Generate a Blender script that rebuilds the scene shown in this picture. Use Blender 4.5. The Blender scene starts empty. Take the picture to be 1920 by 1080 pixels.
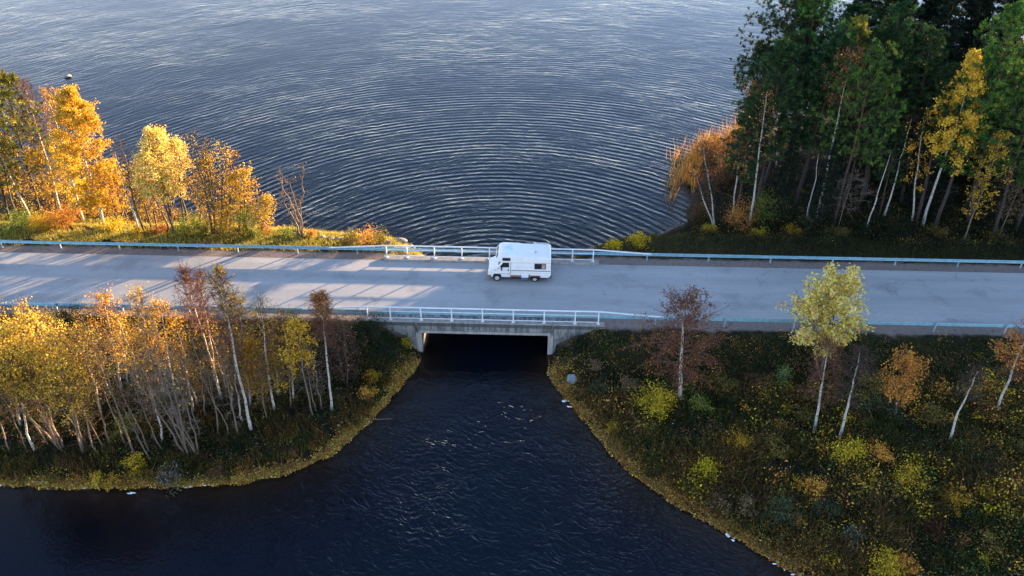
import bpy, bmesh, math, random
import numpy as np
from mathutils import Vector, Matrix

R = math.radians
sc = bpy.context.scene
C = sc.collection

# ------------------------------------------------------------------ camera
F_PX, PITCH, YAW, CAM_H = 1493.0, R(35.0), R(2.15), 38.0
cam_d = bpy.data.cameras.new("camera")
cam_d.sensor_width = 36.0
cam_d.lens = F_PX / 1920.0 * 36.0
cam_d.clip_start, cam_d.clip_end = 0.5, 9000.0
cam = bpy.data.objects.new("camera", cam_d)
cam.location = (0, 0, CAM_H)
cam.rotation_euler = (R(90) - PITCH, 0, YAW)
C.objects.link(cam)
sc.camera = cam

# ------------------------------------------------------------------ sky, sun, exposure
SUN_AZ, SUN_EL = R(43.5), R(6.0)          # azimuth measured from +x towards +y
world = bpy.data.worlds.new("World")
sc.world = world
world.use_nodes = True
wn = world.node_tree.nodes
bg = wn["Background"]
sky = wn.new("ShaderNodeTexSky")
sky.sky_type = 'NISHITA'
sky.sun_disc = False
sky.sun_elevation = SUN_EL
sky.sun_rotation = R(90) - SUN_AZ
sky.altitude = 100
sky.air_density = 0.7
sky.dust_density = 0.02
sky.ozone_density = 2.3
# thin high cloud veil over the whole sky, thicker towards the horizon on every side
wl = world.node_tree.links
wtc = wn.new("ShaderNodeTexCoord")
wsep = wn.new("ShaderNodeSeparateXYZ"); wl.new(wtc.outputs['Generated'], wsep.inputs[0])
def wmath(op, a, b, c=0.0):
    n = wn.new("ShaderNodeMath"); n.operation = op
    for i, v in enumerate((a, b, c)):
        if isinstance(v, bpy.types.NodeSocket): wl.new(v, n.inputs[i])
        else: n.inputs[i].default_value = v
    return n.outputs[0]
wz = wmath('MAXIMUM', wsep.outputs[2], 0.0)
wpow = wmath('POWER', wmath('SUBTRACT', 1.0, wz), 4.6)
wno = wn.new("ShaderNodeTexNoise"); wl.new(wtc.outputs['Generated'], wno.inputs['Vector'])
wno.inputs['Scale'].default_value = 4.0; wno.inputs['Detail'].default_value = 4.0
wfac = wmath('MULTIPLY_ADD', wpow, 0.50, wmath('MULTIPLY_ADD', wno.outputs[0], 0.05, 0.0))
wmix = wn.new("ShaderNodeMix"); wmix.data_type = 'RGBA'
wl.new(wfac, wmix.inputs[0]); wl.new(sky.outputs[0], wmix.inputs[6])
wmix.inputs[7].default_value = (9.4, 9.0, 9.5, 1)
wl.new(wmix.outputs[2], bg.inputs[0])
bg.inputs[1].default_value = 0.10

sun_d = bpy.data.lights.new("sun", 'SUN')
sun_d.energy = 5.0
sun_d.angle = R(0.5)
sun_d.color = (1.0, 0.68, 0.38)
sun = bpy.data.objects.new("sun", sun_d)
sdir = Vector((math.cos(SUN_AZ) * math.cos(SUN_EL), math.sin(SUN_AZ) * math.cos(SUN_EL), math.sin(SUN_EL)))
sun.rotation_euler = sdir.to_track_quat('Z', 'Y').to_euler()
sun.location = (60, 120, 60)
C.objects.link(sun)

vs = sc.view_settings
vs.view_transform = 'Standard'
vs.look = 'None'
vs.exposure = 2.75
vs.gamma = 1.0
vs.use_curve_mapping = False
sc.cycles.use_denoising = True
sc.cycles.denoising_prefilter = 'ACCURATE'
sc.cycles.max_bounces = 4
sc.cycles.diffuse_bounces = 1
sc.cycles.glossy_bounces = 2
sc.cycles.transmission_bounces = 2
sc.cycles.transparent_max_bounces = 4
sc.cycles.caustics_reflective = False
sc.cycles.caustics_refractive = False

# ------------------------------------------------------------------ picture -> place
_c = np.array([0, 0, CAM_H])
_fw = np.array([-math.sin(YAW) * math.cos(PITCH), math.cos(YAW) * math.cos(PITCH), -math.sin(PITCH)])
_rt = np.array([math.cos(YAW), math.sin(YAW), 0.0])
_up = np.cross(_rt, _fw)

def ray(px, py):
    return _fw * F_PX + _rt * (px - 960) + _up * (540 - py)

def P(px, py, z=0.0):
    d = ray(px, py)
    return _c + d * ((z - CAM_H) / d[2])

# ------------------------------------------------------------------ custom properties
def tag(o, label=None, cat=None, group=None, kind=None):
    if label: o['label'] = label
    if cat: o['category'] = cat
    if group: o['group'] = group
    if kind: o['kind'] = kind
    return o

def empty(name, loc):
    o = bpy.data.objects.new(name, None)
    o.location = loc
    o.empty_display_size = 0.3
    C.objects.link(o)
    return o

# ------------------------------------------------------------------ materials
MATS = {}
class NT:
    def __init__(s, name):
        s.m = bpy.data.materials.new(name); s.m.use_nodes = True
        s.t = s.m.node_tree; s.n = s.t.nodes; s.n.clear()
        s.out = s.n.new("ShaderNodeOutputMaterial")
        MATS[name] = s.m
    def node(s, typ, **kw):
        n = s.n.new(typ)
        for k, v in kw.items():
            if hasattr(n, k): setattr(n, k, v)
        return n
    def link(s, a, b): s.t.links.new(a, b)
    def val(s, sock, v):
        if isinstance(v, bpy.types.NodeSocket): s.link(v, sock)
        else: sock.default_value = v
    def math(s, op, a, b=0.0, c=0.0):
        n = s.node("ShaderNodeMath", operation=op)
        s.val(n.inputs[0], a); s.val(n.inputs[1], b); s.val(n.inputs[2], c)
        return n.outputs[0]
    def mix(s, f, a, b, blend='MIX'):
        n = s.node("ShaderNodeMix", data_type='RGBA', blend_type=blend)
        s.val(n.inputs[0], f)
        s.val(n.inputs[6], a if isinstance(a, bpy.types.NodeSocket) else (*a, 1))
        s.val(n.inputs[7], b if isinstance(b, bpy.types.NodeSocket) else (*b, 1))
        return n.outputs[2]
    def pos(s):
        return s.node("ShaderNodeNewGeometry").outputs['Position']
    def obj(s):
        return s.node("ShaderNodeTexCoord").outputs['Object']
    def scale(s, v, sx, sy, sz):
        n = s.node("ShaderNodeVectorMath", operation='MULTIPLY')
        s.link(v, n.inputs[0]); n.inputs[1].default_value = (sx, sy, sz)
        return n.outputs[0]
    def noise(s, v, scale, detail=3, rough=0.55, dist=0.0):
        n = s.node("ShaderNodeTexNoise")
        s.link(v, n.inputs['Vector'])
        n.inputs['Scale'].default_value = scale; n.inputs['Detail'].default_value = detail
        n.inputs['Roughness'].default_value = rough; n.inputs['Distortion'].default_value = dist
        return n.outputs[0]
    def ramp(s, f, stops):
        n = s.node("ShaderNodeValToRGB")
        e = n.color_ramp.elements
        while len(e) < len(stops): e.new(0.5)
        for i, (p, c) in enumerate(stops):
            e[i].position = p
            e[i].color = (c, c, c, 1) if isinstance(c, (int, float)) else (*c, 1)
        s.link(f, n.inputs[0])
        return n.outputs[0]
    def smooth(s, x, a, b):
        n = s.node("ShaderNodeMapRange", interpolation_type='SMOOTHSTEP')
        s.val(n.inputs[0], x); n.inputs[1].default_value = a; n.inputs[2].default_value = b
        return n.outputs[0]
    def bump(s, h, strength, dist):
        n = s.node("ShaderNodeBump")
        s.link(h, n.inputs['Height']); n.inputs['Strength'].default_value = strength
        n.inputs['Distance'].default_value = dist
        return n.outputs[0]
    def principled(s, col, rough=0.6, normal=None, metal=0.0, spec=0.5):
        b = s.node("ShaderNodeBsdfPrincipled")
        s.val(b.inputs['Base Color'], col if isinstance(col, bpy.types.NodeSocket) else (*col, 1))
        s.val(b.inputs['Roughness'], rough); b.inputs['Metallic'].default_value = metal
        b.inputs['Specular IOR Level'].default_value = spec
        if normal: s.link(normal, b.inputs['Normal'])
        return b.outputs[0]
    def done(s, shader):
        s.link(shader, s.out.inputs[0]); return s.m

def paint(name, col, rough=0.5, var=0.12, metal=0.0, scale=3.0):
    t = NT(name); n = t.noise(t.obj(), scale, 4)
    dark = tuple(c * (1 - var * 2) for c in col)
    c = t.mix(t.smooth(n, 0.35, 0.65), dark, col)
    return t.done(t.principled(c, rough, None, metal))

def m_foliage(name, trans=0.35):
    t = NT(name)
    a = t.node("ShaderNodeAttribute", attribute_name="Col")
    inf = t.node("ShaderNodeObjectInfo")
    hs = t.node("ShaderNodeHueSaturation")
    t.link(a.outputs[0], hs.inputs['Color'])
    t.link(t.math('MULTIPLY_ADD', inf.outputs['Random'], 0.03, 0.485), hs.inputs['Hue'])
    t.link(t.math('MULTIPLY_ADD', inf.outputs['Random'], 0.3, 0.85), hs.inputs['Value'])
    d = t.node("ShaderNodeBsdfDiffuse"); t.link(hs.outputs[0], d.inputs[0])
    tr = t.node("ShaderNodeBsdfTranslucent"); t.link(hs.outputs[0], tr.inputs[0])
    gl = t.node("ShaderNodeBsdfGlossy"); gl.inputs['Roughness'].default_value = 0.5
    gl.inputs[0].default_value = (0.6, 0.6, 0.6, 1)
    m1 = t.node("ShaderNodeMixShader"); m1.inputs[0].default_value = trans
    t.link(d.outputs[0], m1.inputs[1]); t.link(tr.outputs[0], m1.inputs[2])
    m2 = t.node("ShaderNodeMixShader"); m2.inputs[0].default_value = 0.03
    t.link(m1.outputs[0], m2.inputs[1]); t.link(gl.outputs[0], m2.inputs[2])
    return t.done(m2.outputs[0])

def m_birch():
    t = NT("birch_bark"); o = t.obj()
    b = t.noise(t.scale(o, 5, 5, 9), 1.0, 4, 0.6)
    w = t.noise(o, 2.2, 3)
    c = t.mix(t.smooth(b, 0.55, 0.63), (0.50, 0.46, 0.40), (0.03, 0.026, 0.024))
    c = t.mix(t.smooth(w, 0.45, 0.75), c, (0.33, 0.26, 0.20))
    return t.done(t.principled(c, 0.75, t.bump(b, 0.3, 0.01)))

def m_bark(name, c1, c2):
    t = NT(name); o = t.obj()
    b = t.noise(t.scale(o, 9, 9, 2.2), 1.0, 5, 0.65)
    return t.done(t.principled(t.mix(b, c1, c2), 0.85, t.bump(b, 0.6, 0.02)))

def m_pine_bark():
    t = NT("pine_bark"); o = t.obj()
    sep = t.node("ShaderNodeSeparateXYZ"); t.link(o, sep.inputs[0])
    b = t.noise(t.scale(o, 7, 7, 2.5), 1.0, 5, 0.65)
    lo = t.mix(b, (0.02, 0.016, 0.014), (0.075, 0.055, 0.045))
    hi = t.mix(b, (0.06, 0.028, 0.012), (0.16, 0.075, 0.03))
    c = t.mix(t.smooth(sep.outputs[2], 5.0, 9.0), lo, hi)
    return t.done(t.principled(c, 0.85, t.bump(b, 0.6, 0.02)))

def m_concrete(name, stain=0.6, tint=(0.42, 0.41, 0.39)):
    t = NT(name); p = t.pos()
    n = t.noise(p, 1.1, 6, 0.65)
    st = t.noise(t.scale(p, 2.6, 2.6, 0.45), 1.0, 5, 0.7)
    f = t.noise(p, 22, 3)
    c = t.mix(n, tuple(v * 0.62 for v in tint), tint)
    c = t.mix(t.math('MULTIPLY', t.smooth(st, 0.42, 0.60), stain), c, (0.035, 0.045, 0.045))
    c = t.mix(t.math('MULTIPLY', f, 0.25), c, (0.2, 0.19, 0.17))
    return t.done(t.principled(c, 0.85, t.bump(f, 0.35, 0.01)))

def m_asphalt():
    t = NT("asphalt"); p = t.pos()
    big = t.noise(t.scale(p, 0.06, 0.55, 1), 1.0, 5, 0.6)
    patch = t.noise(p, 0.35, 4, 0.6)
    grain = t.noise(p, 26, 3, 0.8)
    mid = t.noise(p, 5, 4, 0.7)
    c = t.mix(t.smooth(big, 0.3, 0.7), (0.320, 0.325, 0.322), (0.415, 0.418, 0.412))
    c = t.mix(t.math('MULTIPLY', t.smooth(patch, 0.52, 0.7), 0.35), c, (0.14, 0.15, 0.16))
    c = t.mix(t.math('MULTIPLY', t.smooth(mid, 0.35, 0.75), 0.28), c, (0.27, 0.27, 0.27))
    c = t.mix(t.math('MULTIPLY', t.smooth(grain, 0.5, 0.8), 0.4), c, (0.06, 0.065, 0.07))
    # cracks
    warp = t.node("ShaderNodeVectorMath", operation='ADD')
    wv = t.node("ShaderNodeTexNoise"); wv.inputs['Scale'].default_value = 0.9; wv.inputs['Detail'].default_value = 4
    t.link(p, wv.inputs['Vector'])
    sc_ = t.node("ShaderNodeVectorMath", operation='SCALE'); sc_.inputs['Scale'].default_value = 2.4
    t.link(wv.outputs[1], sc_.inputs[0]); t.link(p, warp.inputs[0]); t.link(sc_.outputs[0], warp.inputs[1])
    v = t.node("ShaderNodeTexVoronoi", feature='DISTANCE_TO_EDGE')
    t.link(t.scale(warp.outputs[0], 0.10, 0.42, 0.0), v.inputs['Vector']); v.inputs['Scale'].default_value = 1.0
    crack = t.math('SUBTRACT', 1.0, t.smooth(v.outputs['Distance'], 0.0, 0.014))
    gate = t.smooth(t.noise(p, 0.22, 2), 0.5, 0.62)
    c = t.mix(t.math('MULTIPLY', t.math('MULTIPLY', crack, gate), 0.3), c, (0.04, 0.045, 0.05))
    return t.done(t.principled(c, 0.8, t.bump(grain, 0.25, 0.01)))

def m_ground():
    t = NT("ground_soil"); p = t.pos()
    sep = t.node("ShaderNodeSeparateXYZ"); t.link(p, sep.inputs[0])
    y = sep.outputs[1]; z = sep.outputs[2]; x = sep.outputs[0]
    n1 = t.noise(p, 0.55, 6, 0.65); n2 = t.noise(p, 3.5, 5, 0.7); n3 = t.noise(p, 14, 4, 0.7)
    soil = t.mix(n3, (0.007, 0.005, 0.004), (0.026, 0.019, 0.012))
    moss = t.mix(n3, (0.004, 0.007, 0.002), (0.018, 0.024, 0.006))
    dry = t.mix(n3, (0.04, 0.028, 0.011), (0.10, 0.07, 0.026))
    c = t.mix(t.smooth(n2, 0.4, 0.6), soil, moss)
    c = t.mix(t.math('MULTIPLY', t.smooth(n1, 0.5, 0.68), 0.45), c, dry)
    # gravel shoulder along the road
    wob = t.math('MULTIPLY_ADD', t.noise(p, 1.3, 4), 0.9, -0.45)
    dy = t.math('ADD', t.math('ABSOLUTE', t.math('SUBTRACT', y, 54.25)), wob)
    grav = t.mix(n3, (0.11, 0.085, 0.07), (0.34, 0.28, 0.25))
    grav = t.mix(t.math('MULTIPLY', t.smooth(n2, 0.5, 0.68), 0.55), grav, (0.07, 0.05, 0.04))
    c = t.mix(t.math('SUBTRACT', 1.0, t.smooth(dy, 4.75, 5.35)), c, grav)
    # lake bed
    bed = t.mix(n2, (0.10, 0.075, 0.055), (0.20, 0.155, 0.12))
    c = t.mix(t.math('SUBTRACT', 1.0, t.smooth(z, -2.95, -2.7)), c, bed)
    return t.done(t.principled(c, 0.95, t.bump(n3, 0.7, 0.05), spec=0.2))

def m_water():
    t = NT("lake_water"); p = t.pos()
    sep = t.node("ShaderNodeSeparateXYZ"); t.link(p, sep.inputs[0])
    x, y = sep.outputs[0], sep.outputs[1]
    cx = t.math('ADD', x, 3.6); cy = t.math('SUBTRACT', y, 56.5)
    r = t.math('SQRT', t.math('ADD', t.math('MULTIPLY', cx, cx), t.math('MULTIPLY', cy, cy)))
    th = t.math('ARCTAN2', cx, cy)
    def comb(a, b, c=0.0):
        n = t.node("ShaderNodeCombineXYZ")
        t.val(n.inputs[0], a); t.val(n.inputs[1], b); t.val(n.inputs[2], c)
        return n.outputs[0]
    warp = t.noise(p, 0.12, 3)
    rw = t.math('ADD', r, t.math('MULTIPLY', warp, 5.0))
    # concentric wavelets spreading from the culvert over the far lake
    pol1 = t.noise(comb(t.math('MULTIPLY', rw, 2.3), t.math('MULTIPLY', th, 6.0)), 1.0, 2, 0.5)
    pol2 = t.noise(comb(t.math('MULTIPLY', rw, 4.8), t.math('MULTIPLY', th, 18.0), 3.0), 1.0, 2, 0.55)
    pol3 = t.noise(comb(t.math('MULTIPLY', rw, 0.28), t.math('MULTIPLY', th, 3.0), 7.0), 1.0, 2, 0.5)
    ring = t.math('SINE', t.math('ADD', t.math('MULTIPLY', r, 7.0), t.math('MULTIPLY', warp, 4.5)))
    near = t.math('SUBTRACT', 1.0, t.smooth(r, 18.0, 85.0))
    ring = t.math('MULTIPLY', t.math('MULTIPLY', ring, 0.056), t.math('MULTIPLY', near, t.smooth(pol3, 0.25, 0.6)))
    chop = t.noise(t.scale(p, 0.75, 1.5, 1), 1.6, 3, 0.6)
    fade = t.math('MULTIPLY_ADD', t.smooth(r, 20.0, 75.0), -0.22, 1.0)
    gusts = t.math('MULTIPLY_ADD', t.smooth(t.noise(t.scale(p, 0.6, 1.0, 1.0), 0.055, 3), 0.3, 0.7), 0.7, 0.65)
    small = t.math('ADD', t.math('ADD', t.math('MULTIPLY', pol1, 0.15), t.math('MULTIPLY', pol2, 0.085)), t.math('MULTIPLY', chop, 0.05))
    far = t.math('ADD', t.math('MULTIPLY', small, t.math('MULTIPLY', fade, gusts)), ring)
    # short wind chop on the near water, calm under the west bank
    wv = t.node("ShaderNodeTexNoise"); wv.inputs['Scale'].default_value = 0.55; wv.inputs['Detail'].default_value = 2
    t.link(p, wv.inputs['Vector'])
    sh = t.node("ShaderNodeVectorMath", operation='SCALE'); sh.inputs['Scale'].default_value = 1.6
    t.link(wv.outputs[1], sh.inputs[0])
    pw = t.node("ShaderNodeVectorMath", operation='ADD'); t.link(p, pw.inputs[0]); t.link(sh.outputs[0], pw.inputs[1])
    rot = t.node("ShaderNodeVectorRotate", rotation_type='Z_AXIS'); rot.inputs['Angle'].default_value = R(24)
    t.link(pw.outputs[0], rot.inputs['Vector'])
    c1 = t.noise(t.scale(rot.outputs[0], 1.15, 2.2, 1), 1.0, 1.5, 0.5)
    c2 = t.noise(t.scale(rot.outputs[0], 2.4, 4.4, 1), 1.0, 2, 0.5)
    ridge = t.math('SUBTRACT', 1.0, t.math('ABSOLUTE', t.math('MULTIPLY_ADD', c1, 2.0, -1.0)))
    calm = t.math('ADD', 0.10, t.math('MULTIPLY', t.smooth(t.math('ADD', x, t.math('MULTIPLY', warp, 8.0)), -26.0, -8.0), 0.85))
    gust = t.math('MULTIPLY_ADD', t.smooth(t.noise(p, 0.16, 2), 0.35, 0.65), 0.6, 0.55)
    ne = t.math('MULTIPLY', t.math('ADD', t.math('MULTIPLY', ridge, 0.30), t.math('MULTIPLY', c2, 0.20)), t.math('MULTIPLY', t.math('MULTIPLY', calm, gust), t.math('MULTIPLY_ADD', t.smooth(y, 48.5, 38.5), 0.80, 0.14)))
    north = t.smooth(y, 53.0, 58.0)
    mixh = t.node("ShaderNodeMix", data_type='FLOAT')
    t.link(north, mixh.inputs[0]); t.link(ne, mixh.inputs[2]); t.link(far, mixh.inputs[3])
    nrm = t.bump(mixh.outputs[0], 1.0, 0.36)
    dep = t.node("ShaderNodeAttribute", attribute_name="depth").outputs['Fac']
    clear = t.math('POWER', 2.718, t.math('MULTIPLY', dep, -1.15))
    tr = t.node("ShaderNodeBsdfTransparent"); tr.inputs[0].default_value = (0.62, 0.52, 0.40, 1)
    body = t.node("ShaderNodeBsdfDiffuse"); body.inputs[0].default_value = (0.0002, 0.0050, 0.0135, 1)
    mb = t.node("ShaderNodeMixShader"); t.link(clear, mb.inputs[0])
    t.link(body.outputs[0], mb.inputs[1]); t.link(tr.outputs[0], mb.inputs[2])
    fr = t.node("ShaderNodeFresnel"); fr.inputs['IOR'].default_value = 1.31; t.link(nrm, fr.inputs['Normal'])
    gl = t.node("ShaderNodeBsdfGlossy"); gl.inputs['Roughness'].default_value = 0.06
    t.link(nrm, gl.inputs['Normal'])
    m2 = t.node("ShaderNodeMixShader"); t.link(fr.outputs[0], m2.inputs[0])
    t.link(mb.outputs[0], m2.inputs[1]); t.link(gl.outputs[0], m2.inputs[2])
    return t.done(m2.outputs[0])

M_LEAF = m_foliage("foliage")
M_NEEDLE = m_foliage("needles", 0.15)
M_BIRCH = m_birch()
M_PINEB = m_pine_bark()
M_BARK = m_bark("grey_bark", (0.025, 0.02, 0.017), (0.12, 0.095, 0.075))
M_DEAD = m_bark("pale_dead_wood", (0.06, 0.042, 0.030), (0.27, 0.20, 0.14))
M_TWIG = m_bark("red_brown_twigs", (0.07, 0.024, 0.014), (0.21, 0.085, 0.045))
M_TWIGD = m_bark("dark_twigs", (0.02, 0.013, 0.010), (0.08, 0.05, 0.038))
M_TWIGB = m_bark("brown_twigs", (0.035, 0.016, 0.010), (0.12, 0.055, 0.032))
M_TWIGT = m_bark("tan_twigs", (0.07, 0.038, 0.020), (0.22, 0.125, 0.06))
M_CONC = m_concrete("weathered_concrete", 0.85, (0.33, 0.33, 0.32))
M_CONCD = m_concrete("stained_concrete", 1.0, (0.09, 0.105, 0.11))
M_CONCL = m_concrete("pale_concrete", 0.35, (0.50, 0.47, 0.43))
M_ASPH = m_asphalt()
M_GROUND = m_ground()
M_WATER = m_water()
M_STEEL = paint("galvanised_steel", (0.22, 0.42, 0.50), 0.42, 0.12, 0.25)  # teal of the reflected sky is put into the base colour
M_POST = paint("galvanised_post", (0.36, 0.46, 0.50), 0.5, 0.15, 0.2)
M_WHITE = paint("white_paint", (0.80, 0.83, 0.84), 0.45, 0.05)
M_ROCK = m_concrete("granite", 0.3, (0.36, 0.33, 0.30))
M_PALE = m_concrete("pale_rock", 0.55, (0.34, 0.40, 0.43))
M_FOAM = paint("foam", (0.85, 0.88, 0.90), 0.8, 0.05)

# ------------------------------------------------------------------ mesh helpers
def mesh_np(name, V, F, mat, parent=None, col=None, smooth=False, attr=None):
    V = np.asarray(V, np.float32); F = np.asarray(F, np.int32)
    me = bpy.data.meshes.new(name)
    me.vertices.add(len(V)); me.vertices.foreach_set("co", V.ravel())
    k = F.shape[1]
    me.loops.add(F.size); me.loops.foreach_set("vertex_index", F.ravel())
    me.polygons.add(len(F))
    me.polygons.foreach_set("loop_start", np.arange(0, F.size, k, dtype=np.int32))
    if smooth: me.polygons.foreach_set("use_smooth", np.ones(len(F), dtype=bool))
    if col is not None:
        a = me.attributes.new("Col", 'FLOAT_COLOR', 'POINT')
        c4 = np.ones((len(V), 4), np.float32); c4[:, :3] = col
        a.data.foreach_set("color", c4.ravel())
    if attr is not None:
        for nm, val in attr.items():
            a = me.attributes.new(nm, 'FLOAT', 'POINT'); a.data.foreach_set("value", np.asarray(val, np.float32))
    me.update(calc_edges=True)
    me.materials.append(mat)
    o = bpy.data.objects.new(name, me)
    C.objects.link(o)
    if parent: o.parent = parent
    return o

class Geo:
    def __init__(s): s.V = []; s.F = []; s.C = []; s.n = 0
    def add(s, V, F, col=None):
        s.V.append(V); s.F.append(F + s.n); s.n += len(V)
        if col is not None: s.C.append(col)
    def build(s, name, mat, parent=None, smooth=False):
        if not s.V: return None
        return mesh_np(name, np.concatenate(s.V), np.concatenate(s.F), mat, parent,
                       np.concatenate(s.C) if s.C else None, smooth)
    def tube(s, pts, rad, k=6, cap=True):
        pts = np.asarray(pts, float); n = len(pts)
        rad = np.broadcast_to(np.asarray(rad, float), (n,))
        tan = np.gradient(pts, axis=0); tan /= np.linalg.norm(tan, axis=1)[:, None] + 1e-9
        ref = np.array([1.0, 0, 0]) if abs(tan[0][0]) < 0.8 else np.array([0, 1.0, 0])
        u = np.cross(tan, ref); u /= np.linalg.norm(u, axis=1)[:, None] + 1e-9
        v = np.cross(tan, u)
        a = np.arange(k) / k * 2 * math.pi
        ring = pts[:, None] + rad[:, None, None] * (np.cos(a)[None, :, None] * u[:, None] + np.sin(a)[None, :, None] * v[:, None])
        V = ring.reshape(-1, 3)
        i = np.arange(n - 1)[:, None] * k; j = np.arange(k)[None]; j2 = (j + 1) % k
        a0 = (i + j).ravel(); a1 = (i + j2).ravel(); b0 = (i + k + j).ravel(); b1 = (i + k + j2).ravel()
        F = np.concatenate([np.stack([a0, b1, a1], 1), np.stack([a0, b0, b1], 1)])
        if cap:
            F = np.concatenate([F, [[0, q, q + 1] for q in range(1, k - 1)],
                                [[(n - 1) * k, (n - 1) * k + q + 1, (n - 1) * k + q] for q in range(1, k - 1)]])
        s.add(V, F)
    def sticks(s, A, B, ra, rb):
        n = len(A)
        if n == 0: return
        d = B - A; d /= np.linalg.norm(d, axis=1)[:, None] + 1e-9
        ref = np.where(np.abs(d[:, :1]) < 0.8, np.array([[1.0, 0, 0]]), np.array([[0, 1.0, 0]]))
        u = np.cross(d, ref); u /= np.linalg.norm(u, axis=1)[:, None] + 1e-9
        v = np.cross(d, u)
        V = np.empty((n, 6, 3))
        for k in range(3):
            a = k * 2.0944
            o = math.cos(a) * u + math.sin(a) * v
            V[:, k] = A + o * np.reshape(ra, (-1, 1)); V[:, 3 + k] = B + o * np.reshape(rb, (-1, 1))
        f = np.array([[0, 4, 1], [0, 3, 4], [1, 5, 2], [1, 4, 5], [2, 3, 0], [2, 5, 3]])
        F = (np.arange(n)[:, None, None] * 6 + f[None]).reshape(-1, 3)
        s.add(V.reshape(-1, 3), F)
    def leaves(s, rng, Cn, size, col, aspect=0.62, vertical=0.0):
        n = len(Cn)
        if n == 0: return
        u = rng.normal(size=(n, 3)); u[:, 2] += vertical * np.sign(u[:, 2] + 1e-6) * 2
        u /= np.linalg.norm(u, axis=1)[:, None]
        w = rng.normal(size=(n, 3)); v = np.cross(u, w); v /= np.linalg.norm(v, axis=1)[:, None] + 1e-9
        nn = np.cross(u, v)
        size = np.reshape(np.broadcast_to(size, (n,)), (-1, 1))
        V = np.empty((n, 4, 3))
        V[:, 0] = Cn - u * size * 0.5; V[:, 2] = Cn + u * size * 0.5
        V[:, 1] = Cn + v * size * 0.5 * aspect + nn * size * 0.1
        V[:, 3] = Cn - v * size * 0.5 * aspect + nn * size * 0.1
        f = np.array([[0, 1, 2], [0, 2, 3]])
        F = (np.arange(n)[:, None, None] * 4 + f[None]).reshape(-1, 3)
        s.add(V.reshape(-1, 3), F, np.repeat(col, 4, axis=0))
    def blades(s, rng, B, h, w, col, bend=0.35):
        n = len(B)
        az = rng.uniform(0, 6.283, n); d = np.stack([np.cos(az), np.sin(az), 0 * az], 1)
        b2 = rng.normal(size=(n, 3)) * bend; b2[:, 2] = 0
        h = np.reshape(h, (-1, 1)); w = np.reshape(np.broadcast_to(w, (n,)), (-1, 1))
        V = np.empty((n, 3, 3))
        V[:, 0] = B - d * w; V[:, 1] = B + d * w
        V[:, 2] = B + (np.array([0, 0, 1.0]) + b2) * h
        F = np.arange(n * 3).reshape(-1, 3)
        s.add(V.reshape(-1, 3), F, np.repeat(col, 3, axis=0))

def palette(rng, n, cols, jit=0.16):
    """leaf colours drawn from a weighted list [(weight, rgb)]"""
    w = np.array([c[0] for c in cols], float); w /= w.sum()
    idx = rng.choice(len(cols), n, p=w)
    c = np.array([c[1] for c in cols], float)[idx]
    return np.clip(c * np.exp(rng.normal(0, jit, (n, 1))) * np.exp(rng.normal(0, jit * 0.4, (n, 3))), 0.002, 0.85)

def box_bm(bm, x0, x1, y0, y1, z0, z1):
    vs_ = [bm.verts.new(p) for p in ((x0, y0, z0), (x1, y0, z0), (x1, y1, z0), (x0, y1, z0),
                                     (x0, y0, z1), (x1, y0, z1), (x1, y1, z1), (x0, y1, z1))]
    for f in ((0, 3, 2, 1), (4, 5, 6, 7), (0, 1, 5, 4), (1, 2, 6, 5), (2, 3, 7, 6), (3, 0, 4, 7)):
        bm.faces.new([vs_[i] for i in f])

def prism_bm(bm, prof, y0, y1, y0t=None, y1t=None):
    """prof: (x,z) outline counter-clockwise seen from -y"""
    a = [bm.verts.new((x, y0, z)) for x, z in prof]; b = [bm.verts.new((x, y1, z)) for x, z in prof]
    n = len(prof)
    bm.faces.new(a); bm.faces.new(b[::-1])
    for i in range(n):
        j = (i + 1) % n
        bm.faces.new((a[j], a[i], b[i], b[j]))

def bm_obj(name, bm, mat, parent=None, bevel=0.0, seg=2, smooth=False):
    bmesh.ops.recalc_face_normals(bm, faces=bm.faces)
    if bevel: bmesh.ops.bevel(bm, geom=list(bm.edges), offset=bevel, segments=seg, affect='EDGES', profile=0.6, clamp_overlap=True)
    me = bpy.data.meshes.new(name); bm.to_mesh(me); bm.free()
    if smooth:
        for p in me.polygons: p.use_smooth = True
    me.materials.append(mat)
    o = bpy.data.objects.new(name, me); C.objects.link(o)
    if parent: o.parent = parent
    return o

def box(name, x0, x1, y0, y1, z0, z1, mat, parent=None, bevel=0.0):
    bm = bmesh.new(); box_bm(bm, x0, x1, y0, y1, z0, z1)
    return bm_obj(name, bm, mat, parent, bevel)

def tube_obj(name, pts, r, mat, parent=None, k=10):
    g = Geo(); g.tube(pts, r, k); return g.build(name, mat, parent, True)

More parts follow.
